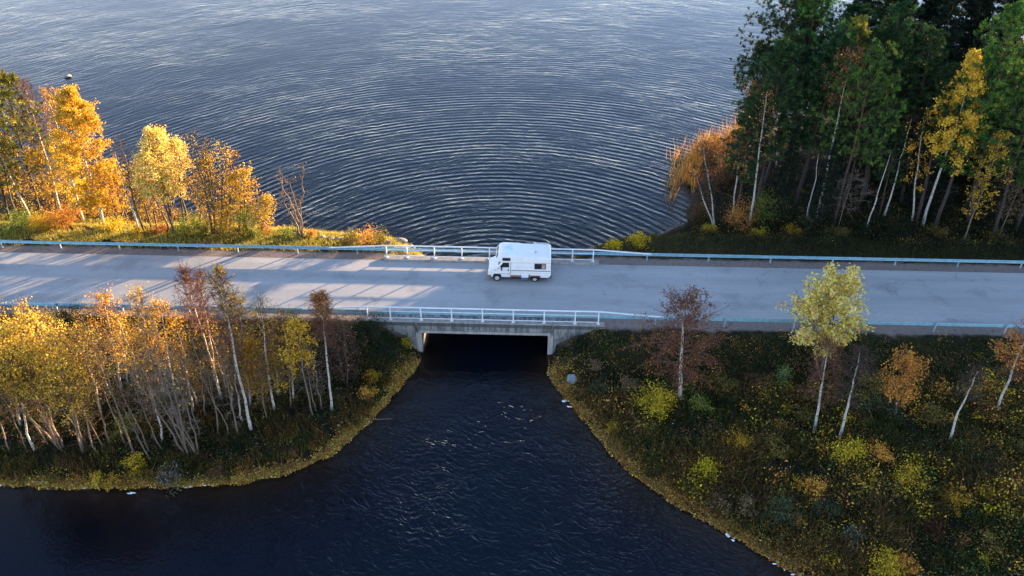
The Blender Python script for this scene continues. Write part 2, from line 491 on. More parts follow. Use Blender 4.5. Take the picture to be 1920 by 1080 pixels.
# ------------------------------------------------------------------ terrain
WZ = -2.8
def pl(pts): return [tuple(P(a, b, WZ)[:2]) for a, b in pts]
WEST = np.array([(-9.3, 49.2)] + pl([(785, 680), (745, 728), (700, 782), (625, 848), (545, 885), (450, 905), (300, 912), (150, 914), (0, 908)])
                + [(-60, 33.5), (-140, 28), (-460, 10), (-460, 130), (-140, 108), (-88, 93)]
                + pl([(0, 312), (160, 350), (300, 385), (400, 402), (480, 418), (540, 436), (600, 444), (690, 451), (768, 461)])
                + [(-10.2, 62.6), (-9.3, 60.0), (-9.3, 58.9)])
EAST = np.array([(1.3, 49.2)] + pl([(1030, 700), (1062, 745), (1110, 800), (1150, 850), (1190, 890), (1270, 945), (1370, 1000), (1500, 1080)])
                + [(24, 22.5), (60, 0), (140, -40), (460, -120), (460, 190), (180, 160), (90, 138), (60, 122), (44, 108), (33, 99), (25, 92), (20, 87)]
                + pl([(1305, 300), (1296, 360), (1290, 400), (1282, 424), (1235, 440), (1175, 455), (1120, 466)])
                + [(2.2, 62.0), (1.3, 60.0), (1.3, 58.9)])

def sdist(x, y):
    x = np.asarray(x, float); y = np.asarray(y, float)
    best = np.full(x.shape, 1e9); inside = np.zeros(x.shape, bool)
    for poly in (WEST, EAST):
        ins = np.zeros(x.shape, bool); n = len(poly)
        for i in range(n):
            ax, ay = poly[i]; bx, by = poly[(i + 1) % n]
            ex, ey = bx - ax, by - ay
            t = np.clip(((x - ax) * ex + (y - ay) * ey) / (ex * ex + ey * ey), 0, 1)
            best = np.minimum(best, (x - ax - t * ex) ** 2 + (y - ay - t * ey) ** 2)
            cond = ((ay > y) != (by > y))
            xi = ax + (y - ay) / np.where(by == ay, 1e-9, by - ay) * ex
            ins ^= cond & (x < xi)
        inside |= ins
    return np.sqrt(best) * np.where(inside, 1, -1)

_ns = np.random.default_rng(5)
_WV = [(_ns.uniform(0.15, 1.9), _ns.uniform(0, 6.28), _ns.uniform(0, 6.28)) for _ in range(26)]
def wob(x, y):
    z = 0
    for k, a, ph in _WV:
        z = z + np.sin(k * (x * math.cos(a) + y * math.sin(a)) + ph) / (0.6 + k * 2.2)
    return z * 0.16

RY = 54.25
def ground(x, y):
    x = np.asarray(x, float); y = np.asarray(y, float)
    d = sdist(x, y)
    w = wob(x, y)
    d2 = d + 0.35 * np.sin(x * 1.7 + 2 * np.sin(y * 0.9)) * np.cos(y * 1.3)
    land = WZ + 0.16 * np.clip(d2, 0, 1.4) + 1.0 * (1 - np.exp(-np.clip(d2 - 0.8, 0, None) / 5.0)) + w * np.clip(d2 / 3, 0, 1) * 0.9
    bed = WZ + 0.22 * np.clip(d2, -14, 0)
    base = np.where(d2 > 0, land, bed)
    dy = np.abs(y - RY)
    emb = np.where(dy < 5.35, -0.06, -0.06 - (dy - 5.35) / 1.55) + w * np.clip((dy - 4.4) / 1.5, 0, 1) * 0.7
    embn = -0.06 - np.clip(dy - 5.35, 0, 4.8) / 6.0 - np.clip(dy - 10.15, 0, None) / 1.8 + w * np.clip((dy - 4.4) / 1.5, 0, 1) * 0.5
    emb = np.where(y > RY, embn, emb)
    emb = np.where(dy > 4.85, np.minimum(emb, WZ + 0.9 * d), emb)
    cx = np.maximum(x - 1.1, -9.1 - x)
    cone = WZ - 0.05 + 0.72 * np.clip(cx, -3, None) + w * 0.3
    cone = np.where(dy < 4.85, np.where(cx > 0.5, 5.0, WZ - 1.2), cone)
    emb = np.minimum(emb, cone)
    z = np.maximum(base, emb)
    return np.where((cx < 0.4) & (dy < 5.0), np.minimum(base, WZ - 0.6), z)

def G(px, py):
    d = ray(px, py); d = d / np.linalg.norm(d)
    t = np.linspace(30, 220, 1500)
    pts = _c + d * t[:, None]
    below = pts[:, 2] < np.maximum(ground(pts[:, 0], pts[:, 1]), WZ)
    i = np.argmax(below)
    p = pts[i]
    return np.array([p[0], p[1], float(ground(p[0], p[1]))])

def px_scale(p):
    return F_PX / float((np.asarray(p) - _c) @ _fw)

def grid_axis(a, b, step, lo, hi):
    core = list(np.arange(a, b + 1e-6, step)); s = step; v = core[-1]; up_ = []
    while v < hi: s *= 1.5; v += s; up_.append(min(v, hi))
    s = step; v = core[0]; dn = []
    while v > lo: s *= 1.5; v -= s; dn.append(max(v, lo))
    return np.array(dn[::-1] + core + up_)

def sheet(name, xs, ys, zf, mat, attr=None):
    X, Y = np.meshgrid(xs, ys)
    Z = zf(X, Y)
    V = np.stack([X.ravel(), Y.ravel(), Z.ravel()], 1)
    nx, ny = len(xs), len(ys)
    i = (np.arange(ny - 1)[:, None] * nx + np.arange(nx - 1)[None]).ravel()
    F = np.stack([i, i + 1, i + nx + 1, i + nx], 1)
    return mesh_np(name, V, F, mat, None, None, True, attr(X, Y) if attr else None)

tag(sheet("ground", grid_axis(-66, 66, 0.5, -455, 455), grid_axis(22, 112, 0.5, -115, 185), ground, M_GROUND), kind="structure")

def wdepth(X, Y):
    g = ground(X, Y)
    return {"depth": np.clip(WZ - g, 0, 6).ravel()}
tag(sheet("lake_water", grid_axis(-72, 72, 1.0, -3000, 3000), grid_axis(18, 160, 1.0, -600, 4000),
          lambda X, Y: np.full(X.shape, WZ), M_WATER, wdepth), kind="structure")

# ------------------------------------------------------------------ road
def road_z(x, y): return 0.012 + 0.05 * (1 - ((y - RY) / 3.9) ** 2) + 0 * x
xs = np.concatenate([[-450, -200], np.arange(-70, 70.1, 2.0), [200, 450]])
ys = np.linspace(50.55, 58.05, 11)
tag(sheet("road", xs, ys, road_z, M_ASPH), kind="structure")

# ------------------------------------------------------------------ bridge
def build_bridge():
    root = empty("bridge", (-4.1, RY, WZ))
    tag(root, "low stained concrete road bridge over the narrow channel", "bridge")
    inv = Matrix.Translation((4.1, -RY, -WZ))
    parts = []
    def b(name, *a, mat=M_CONC, bev=0.02):
        o = box(name, *a, mat, None, bev); parts.append(o); return o
    yn, yf = 49.05, 58.62
    b("deck_slab", -11.4, 3.4, yn + 0.32, yf - 0.3, -0.72, -0.03, mat=M_CONC)
    # edge beams in lengths, split at the joints
    for x0, x1 in ((-13.45, -9.36), (-9.33, 1.33), (1.36, 5.35)):
        b("edge_beam", x0, x1, yn, yn + 0.55, -0.20, 0.20, mat=M_CONCL, bev=0.03)
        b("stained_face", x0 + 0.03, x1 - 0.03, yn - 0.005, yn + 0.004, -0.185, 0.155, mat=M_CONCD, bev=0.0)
        b("edge_beam", x0, x1, yf - 0.72, yf - 0.02, -0.20, 0.20, mat=M_CONCL, bev=0.03)
    b("fascia", -9.34, 1.34, yn + 0.08, yn + 0.318, -0.62, -0.203, mat=M_CONC)
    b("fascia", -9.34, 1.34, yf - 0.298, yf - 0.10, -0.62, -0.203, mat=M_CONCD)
    b("soffit_ledge", -9.2, 1.2, yn - 0.04, yn + 0.317, -0.86, -0.623, mat=M_CONCL, bev=0.03)
    b("soffit_ledge", -9.2, 1.2, yf - 0.297, yf + 0.02, -0.86, -0.623, mat=M_CONCL, bev=0.03)
    for x0, x1 in ((-10.2, -9.02), (1.02, 2.2)):
        b("abutment", x0, x1, yn + 0.20, yf - 0.2, -4.2, -0.75, mat=M_CONC)
    for x0, x1 in ((-9.42, -8.98), (0.98, 1.42)):
        b("pilaster", x0, x1, yn + 0.02, yn + 0.196, -4.2, -0.865, mat=M_CONCL, bev=0.05)
        b("pilaster", x0, x1, yf - 0.196, yf - 0.02, -4.2, -0.865, mat=M_CONCL, bev=0.05)
    for yy0, yy1 in ((yn + 0.10, yn + 0.42), (yf - 0.5, yf - 0.12)):
        for x0, x1 in ((-13.3, -9.43), (1.43, 5.2)):
            for k in range(4):
                z1 = -0.205 - k * 0.60
                b("wall_course", x0 + 0.004 * k, x1, yy0 + 0.012 * (k % 2), yy1, z1 - 0.585, z1, mat=M_CONC, bev=0.012)
    for o in parts:
        o.data.transform(inv); o.parent = root
build_bridge()

# ------------------------------------------------------------------ guard rails and bridge railings
def wbeam(name, x0, x1, y, z, side, mat, parent):
    """W-profile steel beam, ridges towards the road (side = +1 road lies at +y)"""
    prof = [(-0.155, 0.0), (-0.135, 0.04), (-0.10, 0.08), (-0.06, 0.08), (-0.02, 0.015), (0.02, 0.015), (0.06, 0.08), (0.10, 0.08), (0.135, 0.04), (0.155, 0.0)]
    out = [(d * side, zz) for zz, d in prof]; inn = [((d - 0.012) * side, zz) for zz, d in prof][::-1]
    loop = out + inn
    n = len(loop); V = []
    for xx in (x0, x1):
        for d, zz in loop: V.append((xx, y + d, z + zz))
    F = [(i, (i + 1) % n, n + (i + 1) % n, n + i) for i in range(n)]
    return mesh_np(name, V, F, mat, parent)

POSTS = [-13.15, -11.35, -8.95, -6.55, -4.15, -1.75, 0.65, 3.05, 4.85]

def guard_rail(y, side, label, xposts, group):
    root = empty("guard_rail", (0, y, 0))
    tag(root, label, "guard rail", group)
    x = -86.0
    while x < 86:
        wbeam("rail_beam", x + 0.004, x + 8.0, 0.0 - side * 0.0, 0.62 + 0.004 * math.sin(x), side, M_STEEL, root)
        x += 8.0
    for xp in xposts:
        o = box("rail_post", xp - 0.055, xp + 0.055, -side * 0.14, -side * 0.03, -0.5, 0.72, M_POST, root, 0.008)
    # thin top pipe
    return root

gx_far = [-48 + 5.35 * i for i in range(-7, 7)] + [9.6 + 5.35 * i for i in range(0, 15)]
gx_far = [v for v in gx_far if not -14 < v < 5.5]
guard_rail(58.86, -1, "long galvanised guard rail along the lake side of the road", gx_far, "guard rails along the road")
gx_near = [-43.5 + 5.35 * i for i in range(-8, 6)] + [9.3 + 5.35 * i for i in range(0, 15)]
gx_near = [v for v in gx_near if not -14 < v < 5.5]
guard_rail(49.72, 1, "long galvanised guard rail along the camera side of the road", gx_near, "guard rails along the road")

def railing(y, label, yb):
    root = empty("bridge_railing", (-4.15, y, 0.2)); tag(root, label, "railing", "bridge railings")
    ox = 4.15
    def L(x, dy, z): return (x + ox, dy, z - 0.2)
    top, mid, low = 1.36, 0.98, 0.36
    xa, xb = POSTS[0], POSTS[-1]
    tube_obj("top_rail", [L(-18.3, yb, 0.80), L(-17.6, yb, 0.83), L(xa - 0.35, 0, top), L(xa + 0.3, 0, top + 0.02), L(xb - 0.3, 0, top + 0.02), L(xb + 0.35, 0, top), L(9.2, yb, 0.83), L(9.9, yb, 0.80)], 0.062, M_WHITE, root)
    tube_obj("middle_rail", [L(xa, 0, mid), L(xb, 0, mid)], 0.032, M_WHITE, root, 8)
    tube_obj("lower_rail", [L(xa, 0, low), L(xb, 0, low)], 0.035, M_WHITE, root, 8)
    for xp in POSTS:
        p = box("railing_post", xp + ox - 0.05, xp + ox + 0.05, -0.05, 0.05, 0.0, top - 0.2 - 0.055, M_WHITE, root, 0.01)
        box("base_plate", xp + ox - 0.13, xp + ox + 0.13, -0.12, 0.12, 0.001, 0.03, M_WHITE, p)
    return root
railing(49.32, "white pipe railing on the camera side of the bridge", 0.28)
railing(58.25, "white pipe railing on the lake side of the bridge, behind the motorhome", 0.42)

# ------------------------------------------------------------------ motorhome
def build_camper():
    mw = paint("camper_shell", (0.90, 0.885, 0.85), 0.35, 0.03)
    mg = NT("dark_glass"); mg.done(mg.principled(mg.mix(mg.noise(mg.obj(), 5.0, 2), (0.004, 0.005, 0.008), (0.02, 0.02, 0.03)), 0.06, spec=0.7)); mg = MATS["dark_glass"]
    mbr = paint("brown_stripe", (0.16, 0.07, 0.045), 0.5, 0.1)
    mtan = paint("copper_stripe", (0.36, 0.17, 0.11), 0.5, 0.1)
    mbk = paint("black_plastic", (0.012, 0.012, 0.013), 0.6, 0.1)
    mty = paint("tyre_rubber", (0.012, 0.012, 0.012), 0.85, 0.1)
    mrim = paint("cream_rim", (0.62, 0.58, 0.50), 0.5, 0.1)
    mcur = paint("curtain", (0.55, 0.36, 0.28), 0.9, 0.15)
    mhat = paint("hatch_plastic", (0.55, 0.80, 0.74), 0.3, 0.05)
    mlamp = paint("amber_lens", (0.55, 0.12, 0.02), 0.3, 0.1)
    mred = paint("red_lens", (0.35, 0.01, 0.01), 0.3, 0.1)
    mhl = paint("headlamp_glass", (0.7, 0.72, 0.75), 0.1, 0.05)
    mblue = paint("blue_step", (0.10, 0.22, 0.42), 0.5, 0.1)
    mgr = paint("grey_trim", (0.32, 0.30, 0.30), 0.5, 0.1)
    root = empty("motorhome", (-4.12, 56.18, 0.06))
    tag(root, "white over-cab motorhome with brown stripes driving across the bridge", "motorhome")
    W = 1.06
    # living box with over-cab nose
    bm = bmesh.new()
    prism_bm(bm, [(1.95, 0.46), (5.18, 0.46), (5.30, 0.70), (5.26, 2.36), (5.16, 2.44), (2.9, 2.46), (2.5, 2.53), (1.25, 2.56), (0.98, 2.47), (0.66, 2.06), (0.74, 1.93), (1.95, 1.90)], -W, W)
    body = bm_obj("living_box", bm, mw, root, 0.05, 3)
    # roof-cap band, slightly proud
    bm = bmesh.new()
    prism_bm(bm, [(0.80, 1.945), (5.275, 1.945), (5.275, 2.30), (1.02, 2.38)], -W - 0.022, W + 0.022)
    bm_obj("roof_band", bm, mw, root, 0.02)
    # cab
    bm = bmesh.new()
    prism_bm(bm, [(0.06, 0.36), (0.42, 0.33), (1.93, 0.33), (1.93, 1.885), (1.22, 1.885), (0.86, 1.42), (0.62, 1.28), (0.14, 1.02), (0.02, 0.80), (0.0, 0.52)], -0.96, 0.96)
    cabo = bm_obj("cab", bm, mw, root, 0.06, 3)
    bm = bmesh.new()
    prism_bm(bm, [(0.885, 1.47), (0.905, 1.455), (1.205, 1.845), (1.185, 1.86)], -0.84, 0.84)
    bm_obj("windscreen", bm, mg, root)
    bm = bmesh.new()
    prism_bm(bm, [(-0.05, 0.34), (0.30, 0.34), (0.30, 0.56), (-0.01, 0.56), (-0.05, 0.48)], -0.98, 0.98)
    bm_obj("front_bumper", bm, mtan, root, 0.02)
    bm = bmesh.new()
    prism_bm(bm, [(0.0, 0.62), (0.05, 0.60), (0.075, 0.86), (0.03, 0.84)], -0.5, 0.5)
    bm_obj("grille", bm, mbk, root)
    for s in (-1, 1):
        y0, y1 = sorted((s * 0.56, s * 0.86))
        bm = bmesh.new(); prism_bm(bm, [(-0.005, 0.64), (0.05, 0.62), (0.08, 0.84), (0.025, 0.82)], y0, y1)
        bm_obj("headlight", bm, mhl, root)
    # over-cab front window on the raked nose
    for y0, y1 in ((-0.88, -0.08), (0.08, 0.88)):
        bm = bmesh.new(); prism_bm(bm, [(0.715, 2.145), (0.74, 2.125), (0.915, 2.345), (0.89, 2.365)], y0, y1)
        bm_obj("nose_window", bm, mg, root)
    for s in (-1, 1):
        def side(name, prof, depth, mat, base=W, par=root):
            bm = bmesh.new(); y0 = s * (base - 0.02); y1 = s * (base + depth)
            prism_bm(bm, prof, min(y0, y1), max(y0, y1)); return bm_obj(name, bm, mat, par)
        def rect(u0, u1, w0, w1): return [(u0, w0), (u1, w0), (u1, w1), (u0, w1)]
        lw = side("overcab_window", rect(1.25, 1.93, 2.05, 2.36), 0.036, mgr); side("pane", rect(1.28, 1.90, 2.08, 2.335), 0.046, mg, par=lw)
        rw = side("rear_side_window", rect(3.90, 4.87, 1.27, 1.84), 0.014, mgr); side("pane", rect(3.93, 4.84, 1.30, 1.81), 0.026, mg, par=rw)
        side("curtain", rect(4.52, 4.80, 1.34, 1.78), 0.031, mcur, par=rw)
        cw = side("cab_window", [(1.03, 1.34), (1.80, 1.34), (1.80, 1.80), (1.30, 1.80)], 0.012, mbk, 0.96)
        side("pane", [(1.08, 1.37), (1.77, 1.37), (1.77, 1.775), (1.32, 1.775)], 0.02, mg, 0.96, cw)
        dr = side("cab_door", [(0.98, 0.50), (1.86, 0.50), (1.86, 1.30), (0.98, 1.30)], 0.008, mw, 0.96)
        side("door_handle", rect(1.70, 1.78, 0.98, 1.17), 0.03, mbk, 0.96, dr)
        side("door_strip", rect(0.98, 1.86, 0.70, 0.725), 0.016, mbr, 0.96, dr)
        side("waist_stripe", rect(1.97, 5.24, 1.06, 1.125), 0.008, mbr)
        side("lower_stripe", rect(1.97, 4.42, 0.47, 0.64), 0.010, mtan)
        side("panel_seam", rect(1.97, 5.25, 1.86, 1.876), 0.005, mgr)
        side("panel_seam", rect(1.97, 5.25, 1.48, 1.49), 0.004, mgr)
        side("panel_seam", rect(1.97, 5.25, 0.86, 0.87), 0.004, mgr)
        side("locker_door", rect(2.82, 3.42, 0.42, 0.78), 0.03, mw)
        side("entry_step", rect(2.80, 3.36, 0.24, 0.36), 0.04, mblue)
        side("rear_locker", rect(4.44, 5.06, 0.44, 0.76), 0.024, mw)
        side("filler_cap", rect(3.46, 3.54, 0.62, 0.72), 0.012, mbk)
        side("side_indicator", rect(0.88, 0.97, 1.16, 1.20), 0.012, mlamp, 0.96)
        side("side_marker", rect(0.66, 0.72, 0.98, 1.03), 0.012, mbk, 0.96)
        side("wheel_arch", [(0.42, 0.30), (1.16, 0.30), (1.14, 0.56), (1.02, 0.68), (0.58, 0.68), (0.46, 0.56)], 0.006, mbk, 0.965)
        side("wheel_arch", [(3.58, 0.30), (4.36, 0.30), (4.34, 0.48), (4.25, 0.56), (3.68, 0.56), (3.6, 0.48)], 0.014, mbk, W)
        # mirror on an arm
        mi = side("door_mirror", rect(1.14, 1.24, 1.20, 1.46), 0.22, mbk, 1.06)
        for u in (0.80, 3.97):
            wh = empty("wheel", (u, s * (W - 0.12), 0.30)); wh.parent = root
            def lathe(name, prof, mat, par):
                k = 24; V = []; F = []
                for i in range(k):
                    a = i / k * 2 * math.pi
                    for r_, yy in prof: V.append((r_ * math.cos(a), s * yy, r_ * math.sin(a)))
                n = len(prof)
                for i in range(k):
                    for j in range(n - 1):
                        F.append((i * n + j, ((i + 1) % k) * n + j, ((i + 1) % k) * n + j + 1, i * n + j + 1))
                return mesh_np(name, V, F, mat, par, None, True)
            lathe("tyre", [(0.001, -0.1), (0.27, -0.1), (0.30, -0.07), (0.30, 0.09), (0.275, 0.125), (0.20, 0.125), (0.19, 0.08)], mty, wh)
            lathe("rim", [(0.20, 0.10), (0.195, 0.132), (0.16, 0.11), (0.10, 0.12), (0.075, 0.145), (0.0, 0.15)], mrim, wh)
    box("underbody", 0.45, 5.0, -0.86, 0.86, 0.20, 0.455, mbk, root)
    box("rear_bumper", 5.1, 5.34, -1.0, 1.0, 0.40, 0.56, mbk, root, 0.02)
    for s in (-1, 1):
        box("tail_light", 5.27, 5.325, s * 0.9 - 0.08, s * 0.9 + 0.08, 0.75, 1.05, mred, root, 0.01)
    rw = box("rear_window", 5.26, 5.31, -0.6, 0.6, 1.3, 1.85, mg, root)
    h = box("roof_hatch", 1.55, 2.05, -0.05, 0.45, 2.52, 2.60, mhat, root, 0.02)
    box("roof_vent", 3.55, 3.85, -0.35, -0.1, 2.43, 2.52, mw, root, 0.02)
    box("chimney_cap", 3.95, 4.05, -0.42, -0.32, 2.43, 2.56, mgr, root, 0.01)
    for u in (3.9, 4.5, 5.05):
        tube_obj("rack_post", [(u, 0.92, 2.40), (u, 0.92, 2.60)], 0.018, mw, root, 6)
    rk = tube_obj("roof_rack", [(3.8, 0.92, 2.60), (5.12, 0.92, 2.60)], 0.022, mw, root, 8)
    tube_obj("rack_bar", [(5.05, -0.85, 2.47), (5.05, 0.92, 2.60)], 0.018, mw, rk, 6)
build_camper()

# ------------------------------------------------------------------ plants
U = np.array
def unit(v): return v / (np.linalg.norm(v, axis=-1, keepdims=True) + 1e-9)

def prof_oval(u): return np.sin(np.pi * (0.12 + 0.80 * u)) ** 0.7
def prof_cone(u): return (1 - u) ** 0.75 + 0.10
def prof_top(u): return np.sqrt(np.clip(1 - (1.5 * u - 0.75) ** 2 * 1.6, 0.05, 1))
def prof_fan(u): return 0.45 + 0.55 * (1 - u)

def decid(seed, tr, br, lf, h, lean=(0, 0), base=(0, 0, 0), r0=0.10, cs=0.35, cr=1.5, prof=prof_oval, nb=34, up=(0.4, 1.0), droop=0.15,
          nt=12, tl=0.6, nst=0, stl=0.3, nl=6, ls=0.13, cols=None, wig=0.02, lspread=0.10, leaf_from=0.0, leaf_p=1.0, tw=0.012, k=7, low=0):
    rng = np.random.default_rng(seed)
    base = U(base, float)
    n = 11; t = np.linspace(0, 1, n)
    wx = np.cumsum(rng.normal(0, wig * h / 4, n)); wy = np.cumsum(rng.normal(0, wig * h / 4, n))
    wx -= wx[0] + (wx[-1] - wx[0]) * t; wy -= wy[0] + (wy[-1] - wy[0]) * t
    pts = base + np.stack([lean[0] * t + wx, lean[1] * t + wy, h * t], 1)
    pts[0, 2] -= 0.25
    rad = r0 * (1 - t) ** 0.75 + 0.010
    rad[0] *= 1.25
    tr.tube(pts, rad, k, False)
    # primary branches
    u = (np.arange(nb) + rng.uniform(0, 1, nb)) / nb
    tt = cs + (0.985 - cs) * u
    az = np.arange(nb) * 2.399 + rng.normal(0, 0.35, nb)
    el = up[0] + (up[1] - up[0]) * u + rng.normal(0, 0.15, nb)
    L = cr * prof(u) * rng.uniform(0.7, 1.12, nb)
    d = np.stack([np.cos(az) * np.cos(el), np.sin(az) * np.cos(el), np.sin(el)], 1)
    S = np.stack([np.interp(tt, t, pts[:, i]) for i in range(3)], 1)
    ss = np.linspace(0, 1, 5)
    B = S[:, None] + d[:, None] * (L[:, None] * ss)[..., None]
    B[:, :, 2] -= droop * L[:, None] * ss ** 2
    B[:, 1:] += rng.normal(0, 0.045, (nb, 4, 3)) * L[:, None, None]
    r_b = np.interp(tt, t, rad) * 0.42 * np.clip(L / max(cr, 0.1), 0.4, 1)
    for q in range(4):
        br.sticks(B[:, q], B[:, q + 1], r_b * (1 - ss[q] * 0.85) + 0.004, r_b * (1 - ss[q + 1] * 0.85) + 0.004)
    # dead lower branches
    if low:
        tl0 = rng.uniform(0.08, cs, low); azl = rng.uniform(0, 6.28, low)
        S2 = np.stack([np.interp(tl0, t, pts[:, i]) for i in range(3)], 1)
        D2 = np.stack([np.cos(azl), np.sin(azl), rng.uniform(-0.3, 0.5, low)], 1) * (rng.uniform(0.3, 0.9, low) * cr * 0.7)[:, None]
        br.sticks(S2, S2 + D2, np.full(low, 0.016), np.full(low, 0.006))
        br.sticks(S2 + D2 * 0.6, S2 + D2 * 1.1 + rng.normal(0, 0.2, (low, 3)), np.full(low, 0.009), np.full(low, 0.004))
    # twigs
    bi = np.repeat(np.arange(nb), nt); m = len(bi)
    s = rng.uniform(0.22, 1.0, m); f = s * 4; i0 = np.minimum(f.astype(int), 3); fr = (f - i0)[:, None]
    A = B[bi, i0] * (1 - fr) + B[bi, i0 + 1] * fr
    bd = unit(B[bi, i0 + 1] - B[bi, i0])
    rnd = unit(rng.normal(size=(m, 3)))
    td = unit(bd * 0.75 + rnd * 0.75 + U([0, 0, 0.12 - droop]))
    tlen = tl * rng.uniform(0.5, 1.15, m) * np.clip(L[bi] / max(cr, .1) + 0.35, 0.4, 1.1)
    E = A + td * tlen[:, None]
    br.sticks(A, E, np.full(m, tw), np.full(m, tw * 0.45))
    T0, T1 = A, E; uu = u[bi]
    if nst:
        j = np.repeat(np.arange(m), nst); q = len(j)
        s2 = rng.uniform(0.2, 1, q)[:, None]
        A2 = A[j] * (1 - s2) + E[j] * s2
        d2 = unit(td[j] * 0.9 + unit(rng.normal(size=(q, 3))) * 0.7 + U([0, 0, 0.15]))
        E2 = A2 + d2 * (stl * rng.uniform(0.4, 1.1, q))[:, None]
        br.sticks(A2, E2, np.full(q, tw * 0.6), np.full(q, tw * 0.35))
        T0, T1, uu = A2, E2, uu[j]
    if nl > 0 and cols:
        m = len(T0)
        j = np.repeat(np.arange(m), nl)
        keep = (rng.uniform(0, 1, len(j)) < leaf_p) & (uu[j] + rng.normal(0, 0.08, len(j)) >= leaf_from)
        # leaves come and go in patches
        ph = np.sin(T0[j, 0] * 2.1 + seed) + np.sin(T0[j, 1] * 1.9 + seed * 2) + np.sin(T0[j, 2] * 1.7 + seed * 3)
        keep &= ph > -1.7
        j = j[keep]; q = len(j)
        s2 = rng.uniform(0.1, 1.1, q)[:, None]
        Cn = T0[j] * (1 - s2) + T1[j] * s2 + rng.normal(0, lspread, (q, 3))
        col = palette(rng, q, cols)
        # whole branches turn together
        col = col * (0.85 + 0.3 * rng.uniform(0, 1, m)[j])[:, None]
        lf.leaves(rng, Cn, ls * rng.uniform(0.7, 1.3, q), col)

def conifer(seed, h, lean=(0, 0), r0=0.2, cs=0.3, cr=2.2, kind='pine', cols=None, nb=60, tufts=12):
    rng = np.random.default_rng(seed)
    tr, br, lf = Geo(), Geo(), Geo()
    n = 10; t = np.linspace(0, 1, n)
    w = np.cumsum(rng.normal(0, 0.05, (n, 2)), 0); w -= w[0] + (w[-1] - w[0]) * t[:, None]
    pts = np.stack([lean[0] * t + w[:, 0], lean[1] * t + w[:, 1], h * t], 1); pts[0, 2] -= 0.3
    rad = r0 * (1 - t) ** 0.8 + 0.015
    tr.tube(pts, rad, 8, False)
    u = (np.arange(nb) + rng.uniform(0, 1, nb)) / nb
    tt = cs + (0.99 - cs) * u
    az = np.arange(nb) * 2.399 + rng.normal(0, 0.4, nb)
    if kind == 'pine':
        el = 0.05 + 0.75 * u + rng.normal(0, 0.16, nb)
        L = cr * np.clip(np.sin(np.pi * (0.22 + 0.74 * u)), 0.08, 1) ** 0.8 * rng.uniform(0.55, 1.15, nb)
        droop = -0.12
    else:
        el = -0.20 + 0.75 * u + rng.normal(0, 0.1, nb)
        L = cr * (1 - u) ** 0.85 * rng.uniform(0.75, 1.1, nb) + 0.15
        droop = 0.05
    d = np.stack([np.cos(az) * np.cos(el), np.sin(az) * np.cos(el), np.sin(el)], 1)
    S = np.stack([np.interp(tt, t, pts[:, i]) for i in range(3)], 1)
    E = S + d * L[:, None]; E[:, 2] -= droop * L
    Mid = (S + E) / 2 + rng.normal(0, 0.06, (nb, 3)) * L[:, None]
    rb = np.interp(tt, t, rad) * 0.3 + 0.008
    br.sticks(S, Mid, rb, rb * 0.6); br.sticks(Mid, E, rb * 0.6, np.full(nb, 0.006))
    # bare dead limbs below the crown
    nd = 16
    td = rng.uniform(0.12, cs + 0.1, nd); ad = rng.uniform(0, 6.28, nd); ld = rng.uniform(0.4, 1.4, nd)
    Sd = np.stack([np.interp(td, t, pts[:, i]) for i in range(3)], 1)
    Dd = np.stack([np.cos(ad), np.sin(ad), rng.uniform(-0.3, 0.25, nd)], 1) * ld[:, None]
    br.sticks(Sd, Sd + Dd, np.full(nd, 0.02), np.full(nd, 0.006))
    j = np.repeat(np.arange(nb), tufts); m = len(j)
    lo = 0.35 if kind == 'pine' else 0.12
    s = rng.uniform(lo, 1.05, m)
    Tc = S[j] * (1 - s)[:, None] + E[j] * s[:, None]
    side = np.stack([-np.sin(az[j]), np.cos(az[j]), 0 * s], 1) * (rng.normal(0, 0.24, m) * L[j] * (0.4 + (1.1 - s)))[:, None]
    Tc = Tc + side + rng.normal(0, 0.05, (m, 3)) * L[j][:, None]
    if kind == 'pine': Tc[:, 2] += np.abs(rng.normal(0, 0.10, m)) * L[j]
    br.sticks(S[j] * 0.3 * (s < 0)[:, None] + (S[j] * (1 - s * 0.8)[:, None] + E[j] * (s * 0.8)[:, None]) * (s >= 0)[:, None], Tc, np.full(m, 0.008), np.full(m, 0.004))
    nn = 20
    q = np.repeat(np.arange(m), nn); Q = len(q)
    dirn = unit(rng.normal(size=(Q, 3)) + d[j][q] * 0.5 + U([0, 0, 0.55 if kind == 'pine' else -0.1]))
    ln = (0.30 if kind == 'pine' else 0.26) * rng.uniform(0.6, 1.2, Q)
    A = Tc[q] + rng.normal(0, 0.06, (Q, 3)); Bp = A + dirn * ln[:, None]
    sv = unit(np.cross(dirn, rng.normal(size=(Q, 3)))) * (0.036)
    V = np.stack([A - sv, A + sv, Bp], 1).reshape(-1, 3)
    colt = palette(rng, m, cols, 0.22)
    lf.add(V, np.arange(len(V)).reshape(-1, 3), np.repeat(colt[q], 3, axis=0))
    return tr, br, lf

# leaf colours (albedo)
GOLD = [(5, (0.72, 0.42, 0.022)), (3, (0.78, 0.52, 0.045)), (2, (0.60, 0.29, 0.015))]
AMBER = [(4, (0.62, 0.26, 0.04)), (3, (0.70, 0.36, 0.06)), (1, (0.40, 0.14, 0.03))]
PALE = [(4, (0.76, 0.48, 0.10)), (3, (0.80, 0.56, 0.18)), (1, (0.60, 0.36, 0.05))]
LEMON = [(4, (0.50, 0.32, 0.015)), (2, (0.60, 0.42, 0.03)), (1, (0.22, 0.17, 0.015))]
OLIVE = [(4, (0.16, 0.13, 0.022)), (3, (0.24, 0.18, 0.03)), (2, (0.09, 0.095, 0.02)), (1, (0.34, 0.22, 0.04))]
OLIVEY = [(3, (0.52, 0.33, 0.03)), (3, (0.64, 0.40, 0.04)), (2, (0.32, 0.24, 0.03)), (1, (0.74, 0.44, 0.06))]
